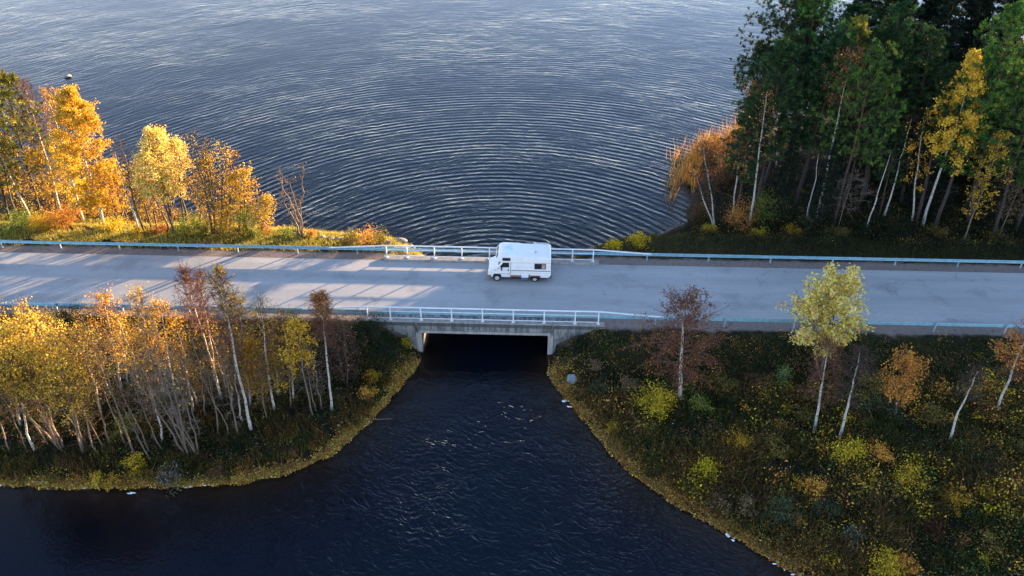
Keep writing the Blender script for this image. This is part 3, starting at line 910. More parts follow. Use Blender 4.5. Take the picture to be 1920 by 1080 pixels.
GREENY = [(4, (0.20, 0.26, 0.035)), (2, (0.34, 0.34, 0.05)), (1, (0.10, 0.17, 0.03))]
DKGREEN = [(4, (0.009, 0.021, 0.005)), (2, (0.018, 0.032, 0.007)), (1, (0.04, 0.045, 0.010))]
MIDG = [(4, (0.045, 0.080, 0.012)), (2, (0.09, 0.12, 0.02)), (1, (0.02, 0.04, 0.008))]
GREYG = [(4, (0.055, 0.078, 0.030)), (2, (0.10, 0.125, 0.05)), (1, (0.028, 0.045, 0.018))]
BROWN = [(4, (0.12, 0.055, 0.02)), (2, (0.20, 0.10, 0.03)), (1, (0.06, 0.03, 0.015))]
RUST = [(4, (0.46, 0.17, 0.04)), (2, (0.56, 0.26, 0.06)), (1, (0.28, 0.09, 0.03))]
RUST2 = [(4, (0.26, 0.12, 0.035)), (2, (0.38, 0.20, 0.05)), (1, (0.14, 0.06, 0.02))]
TAN = [(4, (0.21, 0.14, 0.06)), (2, (0.30, 0.22, 0.11)), (1, (0.12, 0.08, 0.03))]
WHITEY = [(3, (0.34, 0.31, 0.23)), (2, (0.20, 0.18, 0.12)), (3, (0.06, 0.06, 0.03))]
PINE = [(5, (0.018, 0.050, 0.014)), (3, (0.034, 0.076, 0.017)), (2, (0.010, 0.027, 0.010)), (1, (0.060, 0.098, 0.018))]
PINEG = [(5, (0.055, 0.125, 0.020)), (3, (0.095, 0.165, 0.022)), (2, (0.026, 0.066, 0.016))]
PINEY = [(5, (0.20, 0.20, 0.025)), (3, (0.30, 0.26, 0.035)), (2, (0.09, 0.11, 0.02))]
SPRUCE = [(5, (0.007, 0.019, 0.008)), (3, (0.012, 0.028, 0.010)), (1, (0.005, 0.012, 0.006))]

def solve(bp, tp):
    B = G(*bp)
    d = ray(*tp); t = (B[1] - _c[1]) / d[1]; T = _c + d * t
    return B, T[0] - B[0], max(T[2] - B[2], 0.8)

SEED = [100]
def finish(name, B, geos, mats, label, cat, group):
    root = empty(name, tuple(B)); tag(root, label, cat, group)
    for nm, g, m in zip(("trunk", "branches", "foliage"), geos, mats):
        if g.V: g.build(nm, m, root, nm == "trunk")
    return root

def tree(name, bp, tp, label, rpx, group, bark=None, twig=None, stems=1, spread=0.0, **kw):
    """deciduous tree: base and top given where the picture shows them, rpx = crown radius in photo pixels"""
    SEED[0] += 1
    B, lx, h = solve(bp, tp); h *= 0.965
    s = px_scale(B + U([0, 0, h * 0.6]))
    kw.setdefault('cr', rpx / s)
    kw.setdefault('r0', 0.024 + 0.0060 * h if group == 'thicket trees on the near left bank' else 0.035 + 0.0075 * h)
    lf = Geo(); parts = []
    rng = np.random.default_rng(SEED[0])
    if kw.get('nl', 6) >= 4 and group != 'thicket trees on the near left bank':
        kw['nl'] = int(round(kw.get('nl', 6) * 1.7)); kw['ls'] = kw.get('ls', 0.13) * 1.12
    if bark is M_DEAD: kw['r0'] *= 0.72
    if group == 'thicket trees on the near left bank' and kw.get('nl', 0) >= 3:
        kw['ls'] = kw.get('ls', 0.13) * 0.92; kw['leaf_p'] = kw.get('leaf_p', 1.0) * 0.9; kw['nst'] = max(kw.get('nst', 0), 1); kw['stl'] = 0.4
    if group.startswith('birches in the shaded'): kw['r0'] *= 0.75
    for i in range(stems):
        a = rng.uniform(0, 6.28)
        off = (0.12 * math.cos(a) * (i > 0), 0.12 * math.sin(a) * (i > 0), 0)
        ln = (lx + spread * math.cos(a) * (i > 0), spread * math.sin(a) * (i > 0))
        tr, br = Geo(), Geo(); parts.append((tr, br))
        decid(SEED[0] * 7 + i, tr, br, lf, h * (1 - 0.22 * rng.uniform(0, 1) * (i > 0)), ln, off, **kw)
    root = empty(name, tuple(B)); tag(root, label, "tree", group)
    for tr, br in parts:
        tr.build("trunk", bark or M_BIRCH, root, True); br.build("branches", twig or M_TWIG, root)
    if lf.V: lf.build("foliage", M_LEAF, root)
    return root

def pine(bp, tp, label, rpx, group, cols=PINE, kind='pine', cs=0.3, nb=60, tufts=12, name=None):
    SEED[0] += 1
    B, lx, h = solve(bp, tp)
    s = px_scale(B + U([0, 0, h * 0.6]))
    g = conifer(SEED[0] * 3, h, (lx, 0), 0.045 + 0.0072 * h, cs, rpx / s, kind, cols, nb, tufts)
    return finish(name or ("pine_tree" if kind == 'pine' else "spruce_tree"), B, g, (M_PINEB, M_TWIGD, M_NEEDLE), label, "tree", group)

def shrub_geo(seed, r, hgt, cols, n=500, ls=0.11, clumps=16, open_=0.3):
    rng = np.random.default_rng(seed)
    br, lf = Geo(), Geo()
    a = rng.uniform(0, 6.28, clumps); rr_ = r * np.sqrt(rng.uniform(0.02, 1, clumps)) * (0.85 + 0.3 * np.sin(a * 3 + seed))
    zz = hgt * rng.uniform(0.35, 1.0, clumps) * np.sqrt(np.clip(1.05 - (rr_ / r) ** 2, 0.1, 1))
    cc = np.stack([rr_ * np.cos(a), rr_ * np.sin(a), zz], 1)
    base = np.stack([cc[:, 0] * 0.15, cc[:, 1] * 0.15, np.full(clumps, -0.15)], 1)
    mid = base * 0.4 + cc * 0.6 + rng.normal(0, 0.06 * r, (clumps, 3))
    br.sticks(base, mid, np.full(clumps, 0.018), np.full(clumps, 0.011)); br.sticks(mid, cc, np.full(clumps, 0.011), np.full(clumps, 0.005))
    j = rng.integers(0, clumps, n)
    # side shoots
    k2 = min(n // 6, 160); jj = rng.integers(0, clumps, k2); s = rng.uniform(0.2, 1, k2)[:, None]
    A = base[jj] * (1 - s) + cc[jj] * s; E = A + rng.normal(0, 0.22 * r, (k2, 3)) + U([0, 0, 0.1 * hgt])
    br.sticks(A, E, np.full(k2, 0.007), np.full(k2, 0.003))
    cs_ = rng.uniform(0.35, 1.35, clumps)[j][:, None]
    Cn = cc[j] + rng.normal(0, 1, (n, 3)) * U([r * open_, r * open_, hgt * open_ * 0.7]) * cs_
    m = n // 4; t = rng.uniform(0.3, 1.05, m)[:, None]; i2 = rng.integers(0, k2, m)
    Cn[:m] = A[i2] * (1 - t) + E[i2] * t + rng.normal(0, 0.05, (m, 3))
    Cn[:, 2] = np.maximum(Cn[:, 2], 0.02)
    lf.leaves(rng, Cn, ls * rng.uniform(0.7, 1.35, n), palette(rng, n, cols, 0.22))
    return br, lf

def shrub(px, py, rpx, cols, label, group=None, hf=1.25, n=None, ls=0.11, open_=0.28):
    SEED[0] += 1
    B = G(px, py)
    if -13.6 < B[0] < 5.5 and 48.7 < B[1] < 54: B = np.array([B[0], 48.55, float(ground(B[0], 48.55))])   # stands in front of the wing wall
    s = px_scale(B); r = rpx / s
    n = n or int(350 + 850 * r * r)
    br, lf = shrub_geo(SEED[0] * 11, r, r * hf, cols, n, ls, clumps=int(10 + 9 * r), open_=open_)
    root = empty("shrub", tuple(B)); tag(root, label, "shrub", group)
    br.build("stems", M_TWIGD, root); lf.build("foliage", M_LEAF, root)
    return root

# ---- west bank beyond the road (sunlit)
GW = "sunlit trees between the road and the lake at left"
pine((76, 400), (6, 146), "olive-green pine at the left picture edge with a pale bent trunk", 70, GW, PINEY, cs=0.30)
pine((20, 415), (-45, 160), "olive pine cut by the left picture edge beyond the road", 75, GW, PINEY, cs=0.25)
tree("birch_tree", (58, 412), (-28, 235), "leaning pale-stemmed birch left of the olive pine, few yellow leaves", 40, GW, cols=GOLD, nl=3, nb=24, leaf_p=0.6)
tree("bare_birch", (112, 395), (42, 148), "bare red-twigged tree showing behind the olive pine top", 48, GW, nl=0, nb=40, nt=12, nst=4, cs=0.45, up=(0.7, 1.2), tw=0.014)
tree("birch_tree", (157, 415), (84, 165), "white-stemmed birch with bare red twigs and an orange tip, left of the golden birch", 48, GW, cols=GOLD, nl=3, nb=42, nt=12, nst=3, leaf_p=0.35, leaf_from=0.55, cs=0.35, up=(0.5, 1.1))
tree("birch_tree", (196, 428), (128, 166), "tall golden birch in full orange-yellow leaf beside the far guard rail", 66, GW, cols=GOLD, twig=M_TWIGT, nl=14, nb=64, nt=15, cs=0.16, up=(0.25, 1.0), droop=0.30, tl=0.75, ls=0.155, prof=prof_oval, lspread=0.13)
tree("birch_tree", (152, 400), (112, 250), "short golden birch filling in left of the tall golden birch", 44, GW, cols=GOLD, twig=M_TWIGT, nl=9, nb=34, nt=11, cs=0.15, ls=0.14, lspread=0.12)
tree("bare_birch", (263, 437), (213, 280), "thin pale leafless stem just right of the tall golden birch", 20, GW, cols=GOLD, nl=2, nb=16, nt=6, leaf_p=0.35, cs=0.4)
tree("bare_tree", (271, 438), (222, 252), "crooked dark leafless tree between golden birch and pale yellow tree", 32, GW, bark=M_BARK, twig=M_TWIGD, nl=0, nb=24, nt=8, nst=2, cs=0.3, wig=0.06, up=(0.7, 1.2))
tree("aspen_tree", (328, 437), (286, 243), "pale yellow leafy tree with dark forked stems beyond the far rail", 46, GW, bark=M_BARK, twig=M_TWIGT, cols=PALE, nl=7, nb=34, nt=11, cs=0.40, ls=0.17, stems=2, spread=0.9, lspread=0.15, prof=prof_top, up=(0.3, 1.1))
tree("aspen_tree", (345, 425), (326, 262), "pale yellow tree close behind the dark-forked one, on its right", 36, GW, bark=M_BARK, twig=M_TWIGT, cols=PALE, nl=7, nb=28, nt=9, cs=0.35, ls=0.16, lspread=0.14, prof=prof_top)
tree("bare_tree", (350, 405), (298, 236), "red-twigged bare tree rising behind the pale yellow tree", 28, GW, bark=M_BARK, nl=0, nb=26, nt=10, nst=3, cs=0.5, up=(0.8, 1.2))
tree("bare_tree", (400, 440), (354, 246), "tall bare forked tree with a little olive leaf, right of the pale yellow trees", 44, GW, bark=M_BARK, twig=M_TWIGD, cols=OLIVEY, nl=2, nb=28, nt=9, nst=2, leaf_p=0.18, cs=0.28, stems=2, spread=1.2, up=(0.6, 1.2), wig=0.05)
tree("bare_tree", (410, 438), (414, 268), "olive and amber leaved tree at the right end of the sunlit row", 52, GW, bark=M_BARK, twig=M_TWIGD, cols=OLIVEY, nl=3, nb=32, nt=10, leaf_p=0.7, cs=0.22, stems=2, spread=1.8, up=(0.4, 1.1), wig=0.04, ls=0.15)
tree("bare_tree", (432, 425), (441, 284), "thin red-brown leafless tree leaning over the green bushes", 32, GW, bark=M_BARK, twig=M_TWIG, cols=AMBER, nl=2, nb=26, nt=9, nst=2, leaf_p=0.25, cs=0.4, up=(0.7, 1.2), wig=0.05)
tree("bare_tree", (455, 430), (472, 345), "low amber-tipped sapling at the right end of the green bushes", 30, GW, bark=M_BARK, twig=M_TWIGD, cols=AMBER, nl=4, nb=22, nt=8, cs=0.3, leaf_p=0.6)
tree("bare_tree", (568, 444), (566, 300), "lone bare multi-stemmed tree on the lakeshore with one leafy tuft", 22, GW, bark=M_DEAD, twig=M_TWIGT, cols=OLIVEY, nl=1, nb=11, nt=4, nst=1, leaf_p=0.15, cs=0.25, stems=4, spread=2.0, up=(0.6, 1.2), wig=0.09, r0=0.12, tw=0.016)
tree("bare_tree", (236, 425), (215, 330), "small bare grey sapling under the golden birch's right side", 18, GW, bark=M_BARK, twig=M_TWIGD, nl=2, cols=GOLD, nb=16, nt=6, leaf_p=0.4)
tree("bare_tree", (296, 432), (276, 340), "small thin leafless sapling under the left of the pale yellow tree", 16, GW, bark=M_BARK, twig=M_TWIGT, nl=2, cols=PALE, nb=14, nt=6, leaf_p=0.5)

for i, (bx, by, tx, ty, cols, rp, lab) in enumerate((
        (30, 405, -12, 250, GOLD, 44, "golden birch half hidden at the left edge beneath the olive pines"),
        (100, 412, 60, 285, GOLD, 36, "low golden birch between the olive pine and white-stemmed birch"),
        (240, 418, 205, 300, GOLD, 34, "golden sapling under the right shoulder of the tall golden birch"),
        (375, 428, 385, 300, OLIVEY, 34, "olive-gold sapling between the pale yellow and olive trees"),
        (448, 432, 462, 318, OLIVEY, 36, "olive-yellow sapling leaning towards the lake over the green bushes"),
        (222, 428, 190, 305, GOLD, 30, "slim golden sapling tight against the tall golden birch's right"),
        (285, 430, 250, 318, OLIVEY, 32, "olive-gold sapling between the crooked bare tree and pale yellow tree"),
        (420, 436, 440, 330, GOLD, 34, "golden sapling in front of the olive and amber tree"),
        (488, 436, 500, 372, OLIVEY, 26, "lowest olive-gold sapling where the sunlit row meets the lake"),
        (318, 430, 255, 300, PALE, 30, "slim pale yellow sapling at the left of the pale yellow trees"))):
    tree("sapling", (bx, by), (tx, ty), lab, rp, GW, bark=M_BARK, twig=M_TWIGT, cols=cols, nl=4, nb=30, nt=10, cs=0.25, leaf_p=0.75, ls=0.14)
GS = "bushes along the far rail at left"
for a in ((120, 425, 42, AMBER, "orange-amber bush under the white-stemmed birches beside the far rail", 1.0),
          (85, 430, 28, GOLD, "yellow bush left of the orange-amber bush", 1.0),
          (40, 428, 30, GREENY, "yellow-green bush under the olive pine", 1.2),
          (215, 432, 24, GOLD, "low golden bush at the foot of the tall golden birch", 1.0),
          (300, 438, 16, RUST, "small rusty bush between the thin stems and pale yellow tree", 1.1),
          (355, 437, 24, GREENY, "green bush at the foot of the pale yellow tree", 1.5),
          (385, 440, 22, GREENY, "dark green bush beneath the tall bare forked tree", 1.6),
          (428, 440, 32, OLIVEY, "broad olive-yellow bush in the middle of the green bushes", 1.5),
          (468, 438, 34, GREENY, "bright green bush at the lake end of the sunlit row", 1.5),
          (495, 440, 15, RUST, "small reddish bush at the right end of the sunlit row", 1.0),
          (540, 443, 14, GREENY, "little green bush left of the lone bare tree", 1.1),
          (582, 444, 11, AMBER, "little brown bush at the foot of the lone bare tree", 1.3),
          (658, 460, 22, OLIVE, "open olive bush left of the orange bush by the bridge railing", 1.3),
          (688, 460, 24, AMBER, "orange-yellow round bush at the left end of the lake-side railing", 1.4),
          (716, 460, 20, OLIVE, "open olive bush right of the orange bush by the bridge railing", 1.3),
          (262, 440, 14, GOLD, "tiny golden bush at the foot of the thin pale stem", 1.0)):
    shrub(a[0], a[1], a[2], a[3], a[4], GS, a[5])

# ---- west bank on the camera side: the leaning thicket
GT = "thicket trees on the near left bank"
tree("birch_tree", (416, 748), (342, 500), "tall red-twigged bare birch, left of the pair standing out against the road", 46, GT, nl=0, nb=44, nt=13, nst=4, cs=0.50, up=(0.8, 1.25), tw=0.014, low=14)
tree("birch_tree", (403, 716), (372, 504), "slim red-twigged birch between the two tall ones against the road", 26, GT, nl=0, nb=30, nt=11, nst=3, cs=0.55, up=(0.8, 1.25), low=10)
tree("birch_tree", (471, 806), (404, 500), "tallest white-stemmed birch against the road with a few orange leaves at its tip", 50, GT, cols=GOLD, nl=3, nb=46, nt=13, nst=3, leaf_p=0.30, leaf_from=0.45, cs=0.48, up=(0.7, 1.25), tw=0.014, low=16)
tree("birch_tree", (470, 760), (446, 560), "amber-leaved slender birch just right of the tallest birch", 36, GT, cols=GOLD, nl=5, nb=30, nt=10, cs=0.45, leaf_p=0.7, up=(0.5, 1.1), low=8)
tree("birch_tree", (622, 770), (597, 546), "white birch with a round russet crown where the near railing begins", 30, GT, cols=AMBER, nl=2, nb=40, nt=14, nst=4, leaf_p=0.30, leaf_from=0.5, cs=0.60, up=(0.8, 1.2), tw=0.012, low=6)
tree("birch_tree", (515, 768), (486, 558), "thin yellow-leaved birch midway between tallest birch and russet-crowned birch", 30, GT, cols=OLIVEY, nl=4, nb=28, nt=9, cs=0.45, leaf_p=0.5, low=10)
tree("birch_tree", (521, 742), (509, 598), "short sparse birch behind the thin yellow-leaved one", 26, GT, cols=GOLD, nl=4, nb=24, nt=9, cs=0.4, leaf_p=0.55)
tree("birch_tree", (550, 752), (528, 586), "green-yellow topped slender birch left of the orange clump", 32, GT, cols=OLIVEY, nl=5, nb=28, nt=9, cs=0.45, leaf_p=0.7)
tree("birch_tree", (586, 780), (555, 604), "grey-stemmed tree with a bright orange-yellow leaf clump at its top", 26, GT, bark=M_DEAD, cols=GOLD, nl=8, nb=28, nt=9, cs=0.55, ls=0.16, low=8)
tree("dead_tree", (592, 772), (570, 650), "grey dead stem left of the russet-crowned birch", 18, GT, bark=M_DEAD, twig=M_DEAD, nl=0, nb=20, nt=7, cs=0.25, wig=0.04)
tree("dead_tree", (603, 768), (584, 645), "second grey dead stem, closest to the russet-crowned birch", 18, GT, bark=M_DEAD, twig=M_DEAD, nl=0, nb=20, nt=7, cs=0.25, wig=0.04)
tree("rowan_tree", (484, 756), (466, 640), "dense bright yellow rounded tree low in the thicket", 34, GT, bark=M_BARK, twig=M_TWIGT, cols=GOLD, nl=11, nb=34, nt=10, cs=0.22, ls=0.16, lspread=0.14)
tree("rowan_tree", (520, 740), (520, 665), "low golden leafed tree right of the bright yellow rounded one", 30, GT, bark=M_BARK, twig=M_TWIGT, cols=GOLD, nl=8, nb=26, nt=9, cs=0.2, ls=0.15)
tree("dead_tree", (446, 815), (408, 640), "grey bare stem with splayed roots left of the tallest birch's foot", 22, GT, bark=M_DEAD, twig=M_DEAD, nl=0, nb=22, nt=7, cs=0.2, low=14)
tree("dead_tree", (408, 812), (384, 650), "straight grey leafless stem left of the splayed-root stem", 16, GT, bark=M_DEAD, twig=M_DEAD, nl=0, nb=18, nt=6, cs=0.3)
tree("birch_tree", (229, 735), (192, 548), "orange-leaved birch left of centre in the thicket, tip touching the near rail", 40, GT, bark=M_BIRCH, twig=M_TWIGT, cols=AMBER, nl=6, nb=38, nt=11, nst=0, cs=0.35, ls=0.14, leaf_p=0.75, up=(0.6, 1.15))
tree("birch_tree", (310, 745), (256, 545), "olive-yellow birch reaching over the near rail, right of the orange-leaved one", 42, GT, twig=M_TWIGT, cols=OLIVEY, nl=6, nb=38, nt=11, cs=0.38, leaf_p=0.8, up=(0.6, 1.15))
tree("birch_tree", (330, 735), (300, 570), "yellow birch between the olive-yellow birch and the red-twigged pair", 42, GT, twig=M_TWIGT, cols=GOLD, nl=7, nb=36, nt=11, cs=0.3, leaf_p=0.8)
tree("birch_tree", (240, 724), (222, 600), "small olive birch crowding the orange-leaved birch's right side", 30, GT, twig=M_TWIGT, cols=OLIVEY, nl=6, nb=26, nt=9, cs=0.35)
tree("dead_tree", (282, 865), (230, 762), "short grey dead stick leaning left near the waterline", 8, GT, bark=M_DEAD, twig=M_DEAD, nl=0, nb=10, nt=4, cs=0.3)
tree("willow_tree", (116, 838), (-22, 622), "cluster of pale leaning willow stems low at left, yellow-green tops past the picture edge", 60, GT, bark=M_DEAD, twig=M_TWIGT, cols=OLIVEY, nl=6, nb=34, nt=10, cs=0.55, stems=3, spread=1.6, ls=0.15, low=18)
tree("willow_tree", (110, 832), (36, 596), "leaning willow stems with a broad yellow-green top near the left edge", 62, GT, bark=M_DEAD, twig=M_TWIGT, cols=OLIVEY, nl=7, nb=38, nt=11, cs=0.55, stems=3, spread=1.4, ls=0.15, low=16)
tree("willow_tree", (156, 848), (96, 612), "double-stemmed leaning willow right of the low left stem cluster", 50, GT, bark=M_DEAD, twig=M_TWIGT, cols=OLIVEY, nl=6, nb=34, nt=10, cs=0.5, stems=2, spread=1.2, ls=0.15, low=16)
tree("willow_tree", (208, 832), (140, 618), "single slanting willow trunk below the orange-leaved birch", 48, GT, bark=M_DEAD, twig=M_TWIGT, cols=OLIVEY, nl=5, nb=32, nt=10, cs=0.5, leaf_p=0.8, low=16)
tree("willow_tree", (253, 853), (174, 622), "long slanting pale trunk nearest the water, middle of the left thicket", 42, GT, bark=M_DEAD, twig=M_TWIGT, cols=OLIVEY, nl=4, nb=30, nt=9, cs=0.55, leaf_p=0.7, low=18)
tree("willow_tree", (352, 848), (284, 600), "grey many-stemmed bare willow in the middle of the near left bank", 46, GT, bark=M_DEAD, twig=M_DEAD, cols=OLIVEY, nl=2, nb=20, nt=7, nst=1, leaf_p=0.4, leaf_from=0.4, cs=0.35, stems=4, spread=2.4, low=10, up=(0.4, 1.1), wig=0.045, r0=0.075)
tree("willow_tree", (372, 852), (318, 640), "grey bare willow fan just right of the many-stemmed one", 40, GT, bark=M_DEAD, twig=M_DEAD, nl=0, nb=18, nt=7, cs=0.3, stems=3, spread=2.0, low=8, wig=0.045, r0=0.07)
for i, (bx, by, tx, ty, cols, lab) in enumerate((
        (40, 800, -10, 566, OLIVEY, "yellow-green willow topping out over the near rail in the left corner"),
        (75, 770, 40, 562, OLIVEY, "second yellow-green willow over the near rail, from the left corner"),
        (100, 740, 72, 590, OLIVEY, "yellow-green willow at the left of the dark gap under the near rail"),
        (165, 790, 118, 640, OLIVEY, "pale yellow-green sapling right of the dark gap under the near rail"),
        (190, 770, 150, 628, GOLD, "yellow sapling leaning beside the orange-leaved birch"),
        (290, 780, 252, 640, OLIVEY, "leaning olive sapling beneath the olive-yellow birch"),
        (360, 770, 330, 610, GOLD, "golden sapling below the left red-twigged birch"),
        (385, 780, 360, 640, OLIVE, "olive sapling right of the golden sapling, under the red-twigged birches"),
        (435, 770, 415, 620, AMBER, "amber sapling behind the tallest birch's stem"),
        (20, 850, -40, 680, OLIVE, "leaning willow stem lowest in the left corner"),
        (65, 845, 10, 660, OLIVE, "leaning willow stem second lowest from the left corner"),
        (185, 850, 130, 680, OLIVE, "thin slanting stem between the double-stemmed and single willows"),
        (305, 830, 262, 680, OLIVE, "thin slanting stem left of the grey many-stemmed willow"),
        (545, 765, 530, 650, OLIVE, "thin olive sapling under the orange leaf clump"),
        (455, 790, 436, 660, OLIVE, "thin sapling hard against the tallest birch's left foot"),
        (500, 785, 484, 670, OLIVE, "thin sapling right of the tallest birch's foot"))):
    tree("sapling", (bx, by), (tx, ty), lab, 30 + 10 * (i < 4), GT, bark=(M_DEAD if i % 2 else M_BIRCH), twig=M_TWIGT, cols=cols, nl=3, nb=30, nt=9, nst=1, cs=0.36, leaf_p=0.8, ls=0.13, low=10, wig=0.04)
ORD = ["leftmost", "second from left", "third from left", "fourth from left", "fifth from left", "sixth from left", "seventh from left", "eighth from left", "ninth from left", "tenth from left", "eleventh from left", "rightmost"]
_r = np.random.default_rng(31)
for i in range(12):
    bx = 8 + i * 38 + _r.normal(0, 7); by = 842 + _r.normal(0, 8) - (i > 8) * 18; hh = _r.uniform(130, 215)
    tree("bare_sapling", (bx, by), (bx - hh * (960 - bx) / 1900 * _r.uniform(0.8, 1.5), by - hh), "thin bare stem by the near left water, %s in its row" % ORD[i], 22, GT, bark=M_DEAD, twig=(M_TWIGT if i % 2 else M_DEAD), cols=OLIVE, nl=3, nb=16, nt=6, cs=0.4, leaf_p=0.6, low=8, wig=0.035, r0=0.05, stems=1)
for i in range(12):
    bx = 20 + i * 50 + _r.normal(0, 9); by = 742 + _r.normal(0, 10); hh = _r.uniform(105, 165)
    tree("thin_sapling", (bx, by), (bx - hh * (960 - bx) / 1900, by - hh), "slender leafy sapling in the thicket's back row, %s" % ORD[i], 30, GT, bark=(M_BIRCH if i % 3 else M_DEAD), twig=M_TWIGT, cols=(OLIVEY, GOLD, AMBER, OLIVE)[i % 4], nl=3, nb=26, nt=9, nst=1, cs=0.3, leaf_p=0.8, ls=0.125, low=10, wig=0.05, r0=0.045)
tree("bare_tree", (650, 720), (640, 600), "dusky red-twigged bush-like tree by the bridge's left abutment slope", 40, GT, bark=M_BARK, twig=M_TWIGD, cols=RUST2, nl=3, nb=26, nt=9, nst=1, leaf_p=0.5, cs=0.1, stems=3, spread=1.2, up=(0.4, 1.1), wig=0.04)
tree("bare_tree", (612, 700), (618, 610), "low brown twiggy tree right behind the russet-crowned birch", 34, GT, bark=M_BARK, twig=M_TWIGD, cols=OLIVE, nl=3, nb=26, nt=9, nst=1, leaf_p=0.5, cs=0.1, stems=2, spread=1.0, up=(0.4, 1.1))

GB = "shrubs on the near left bank"
for a in ((180, 905, 17, OLIVEY, "left of two small yellow shrubs at the near left waterline", 1.2),
          (212, 908, 15, OLIVEY, "right of two small yellow shrubs at the near left waterline", 1.2),
          (258, 880, 22, LEMON, "olive-yellow shrub above the pair at the waterline", 1.4),
          (318, 900, 28, WHITEY, "shrub with pale whitish leaves at the near left waterline", 1.0),
          (410, 892, 20, BROWN, "low brown shrub on the leaf-strewn near left shore", 1.0),
          (700, 715, 15, LEMON, "yellow shrub on the slope left of the channel", 1.4),
          (690, 745, 17, AMBER, "amber shrub below the yellow shrub left of the channel", 1.2),
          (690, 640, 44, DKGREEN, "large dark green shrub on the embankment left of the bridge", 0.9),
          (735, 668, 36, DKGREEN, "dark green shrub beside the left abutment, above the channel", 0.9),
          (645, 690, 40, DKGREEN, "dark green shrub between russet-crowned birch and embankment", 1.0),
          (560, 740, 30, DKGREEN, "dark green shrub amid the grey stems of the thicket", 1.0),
          (765, 640, 12, LEMON, "small yellow shrub growing against the left wing wall", 1.5),
          (335, 825, 26, DKGREEN, "dark low shrub behind the bare willow fan", 0.9),
          (240, 805, 26, GREENY, "green shrub under the leaning trunks of the left thicket", 1.0),
          (130, 610, 40, DKGREEN, "dark shrub in the gap under the near rail at left", 0.6)):
    shrub(a[0], a[1], a[2], a[3], a[4], GB, a[5])

# ---- east bank on the camera side
GE = "scattered small trees on the near right bank"
tree("bare_birch", (1275, 748), (1284, 566), "round-crowned brown birch with a white lower trunk, right of the bridge", 96, GE, twig=M_TWIG, cols=[(3, (0.13, 0.055, 0.018)), (2, (0.42, 0.20, 0.035))], nl=3, nb=64, nt=15, nst=4, leaf_p=0.40, cs=0.26, up=(0.0, 1.0), tw=0.013, stems=1, prof=prof_top, ls=0.12, r0=0.16)
tree("aspen_tree", (1537, 702), (1570, 535), "pale lemon-cream leafy tree standing in front of the road at right", 74, GE, bark=M_DEAD, twig=M_TWIGT, cols=[(4, (0.85, 0.58, 0.13)), (3, (0.85, 0.66, 0.24)), (1, (0.66, 0.38, 0.05))], nl=6, nb=26, nt=12, cs=0.36, ls=0.20, lspread=0.14, prof=prof_top, up=(0.05, 1.15), droop=-0.1, tl=0.55, r0=0.12, stems=3, spread=1.5)
tree("birch_tree", (1526, 812), (1556, 640), "slender white birch with sparse amber leaves below the pale lemon tree", 46, GE, cols=BROWN, twig=M_TWIG, nl=3, nb=36, nt=11, nst=2, leaf_p=0.35, cs=0.38, up=(0.3, 1.1))
tree("birch_tree", (1573, 822), (1614, 655), "white-stemmed bare dark-twigged birch right of the sparse amber one", 42, GE, twig=M_TWIGD, cols=BROWN, nl=1, nb=34, nt=11, nst=3, leaf_p=0.15, cs=0.42, up=(0.4, 1.1))
tree("birch_tree", (1677, 783), (1706, 668), "small round orange-leaved birch on a thin brown stem", 40, GE, bark=M_BARK, twig=M_TWIG, cols=AMBER, nl=6, nb=34, nt=11, cs=0.28, ls=0.13, leaf_p=0.75)
tree("bare_birch", (1781, 824), (1836, 690), "white leaning birch pole with a dark leafless top", 26, GE, twig=M_TWIGD, nl=0, nb=26, nt=9, nst=2, cs=0.62, up=(0.5, 1.1))
tree("birch_tree", (1867, 772), (1934, 612), "orange-crowned leaning birch at the right picture edge", 52, GE, cols=AMBER, twig=M_TWIG, nl=4, nb=38, nt=11, nst=0, leaf_p=0.7, cs=0.42, ls=0.14)
GQ = "shrubs on the near right bank"
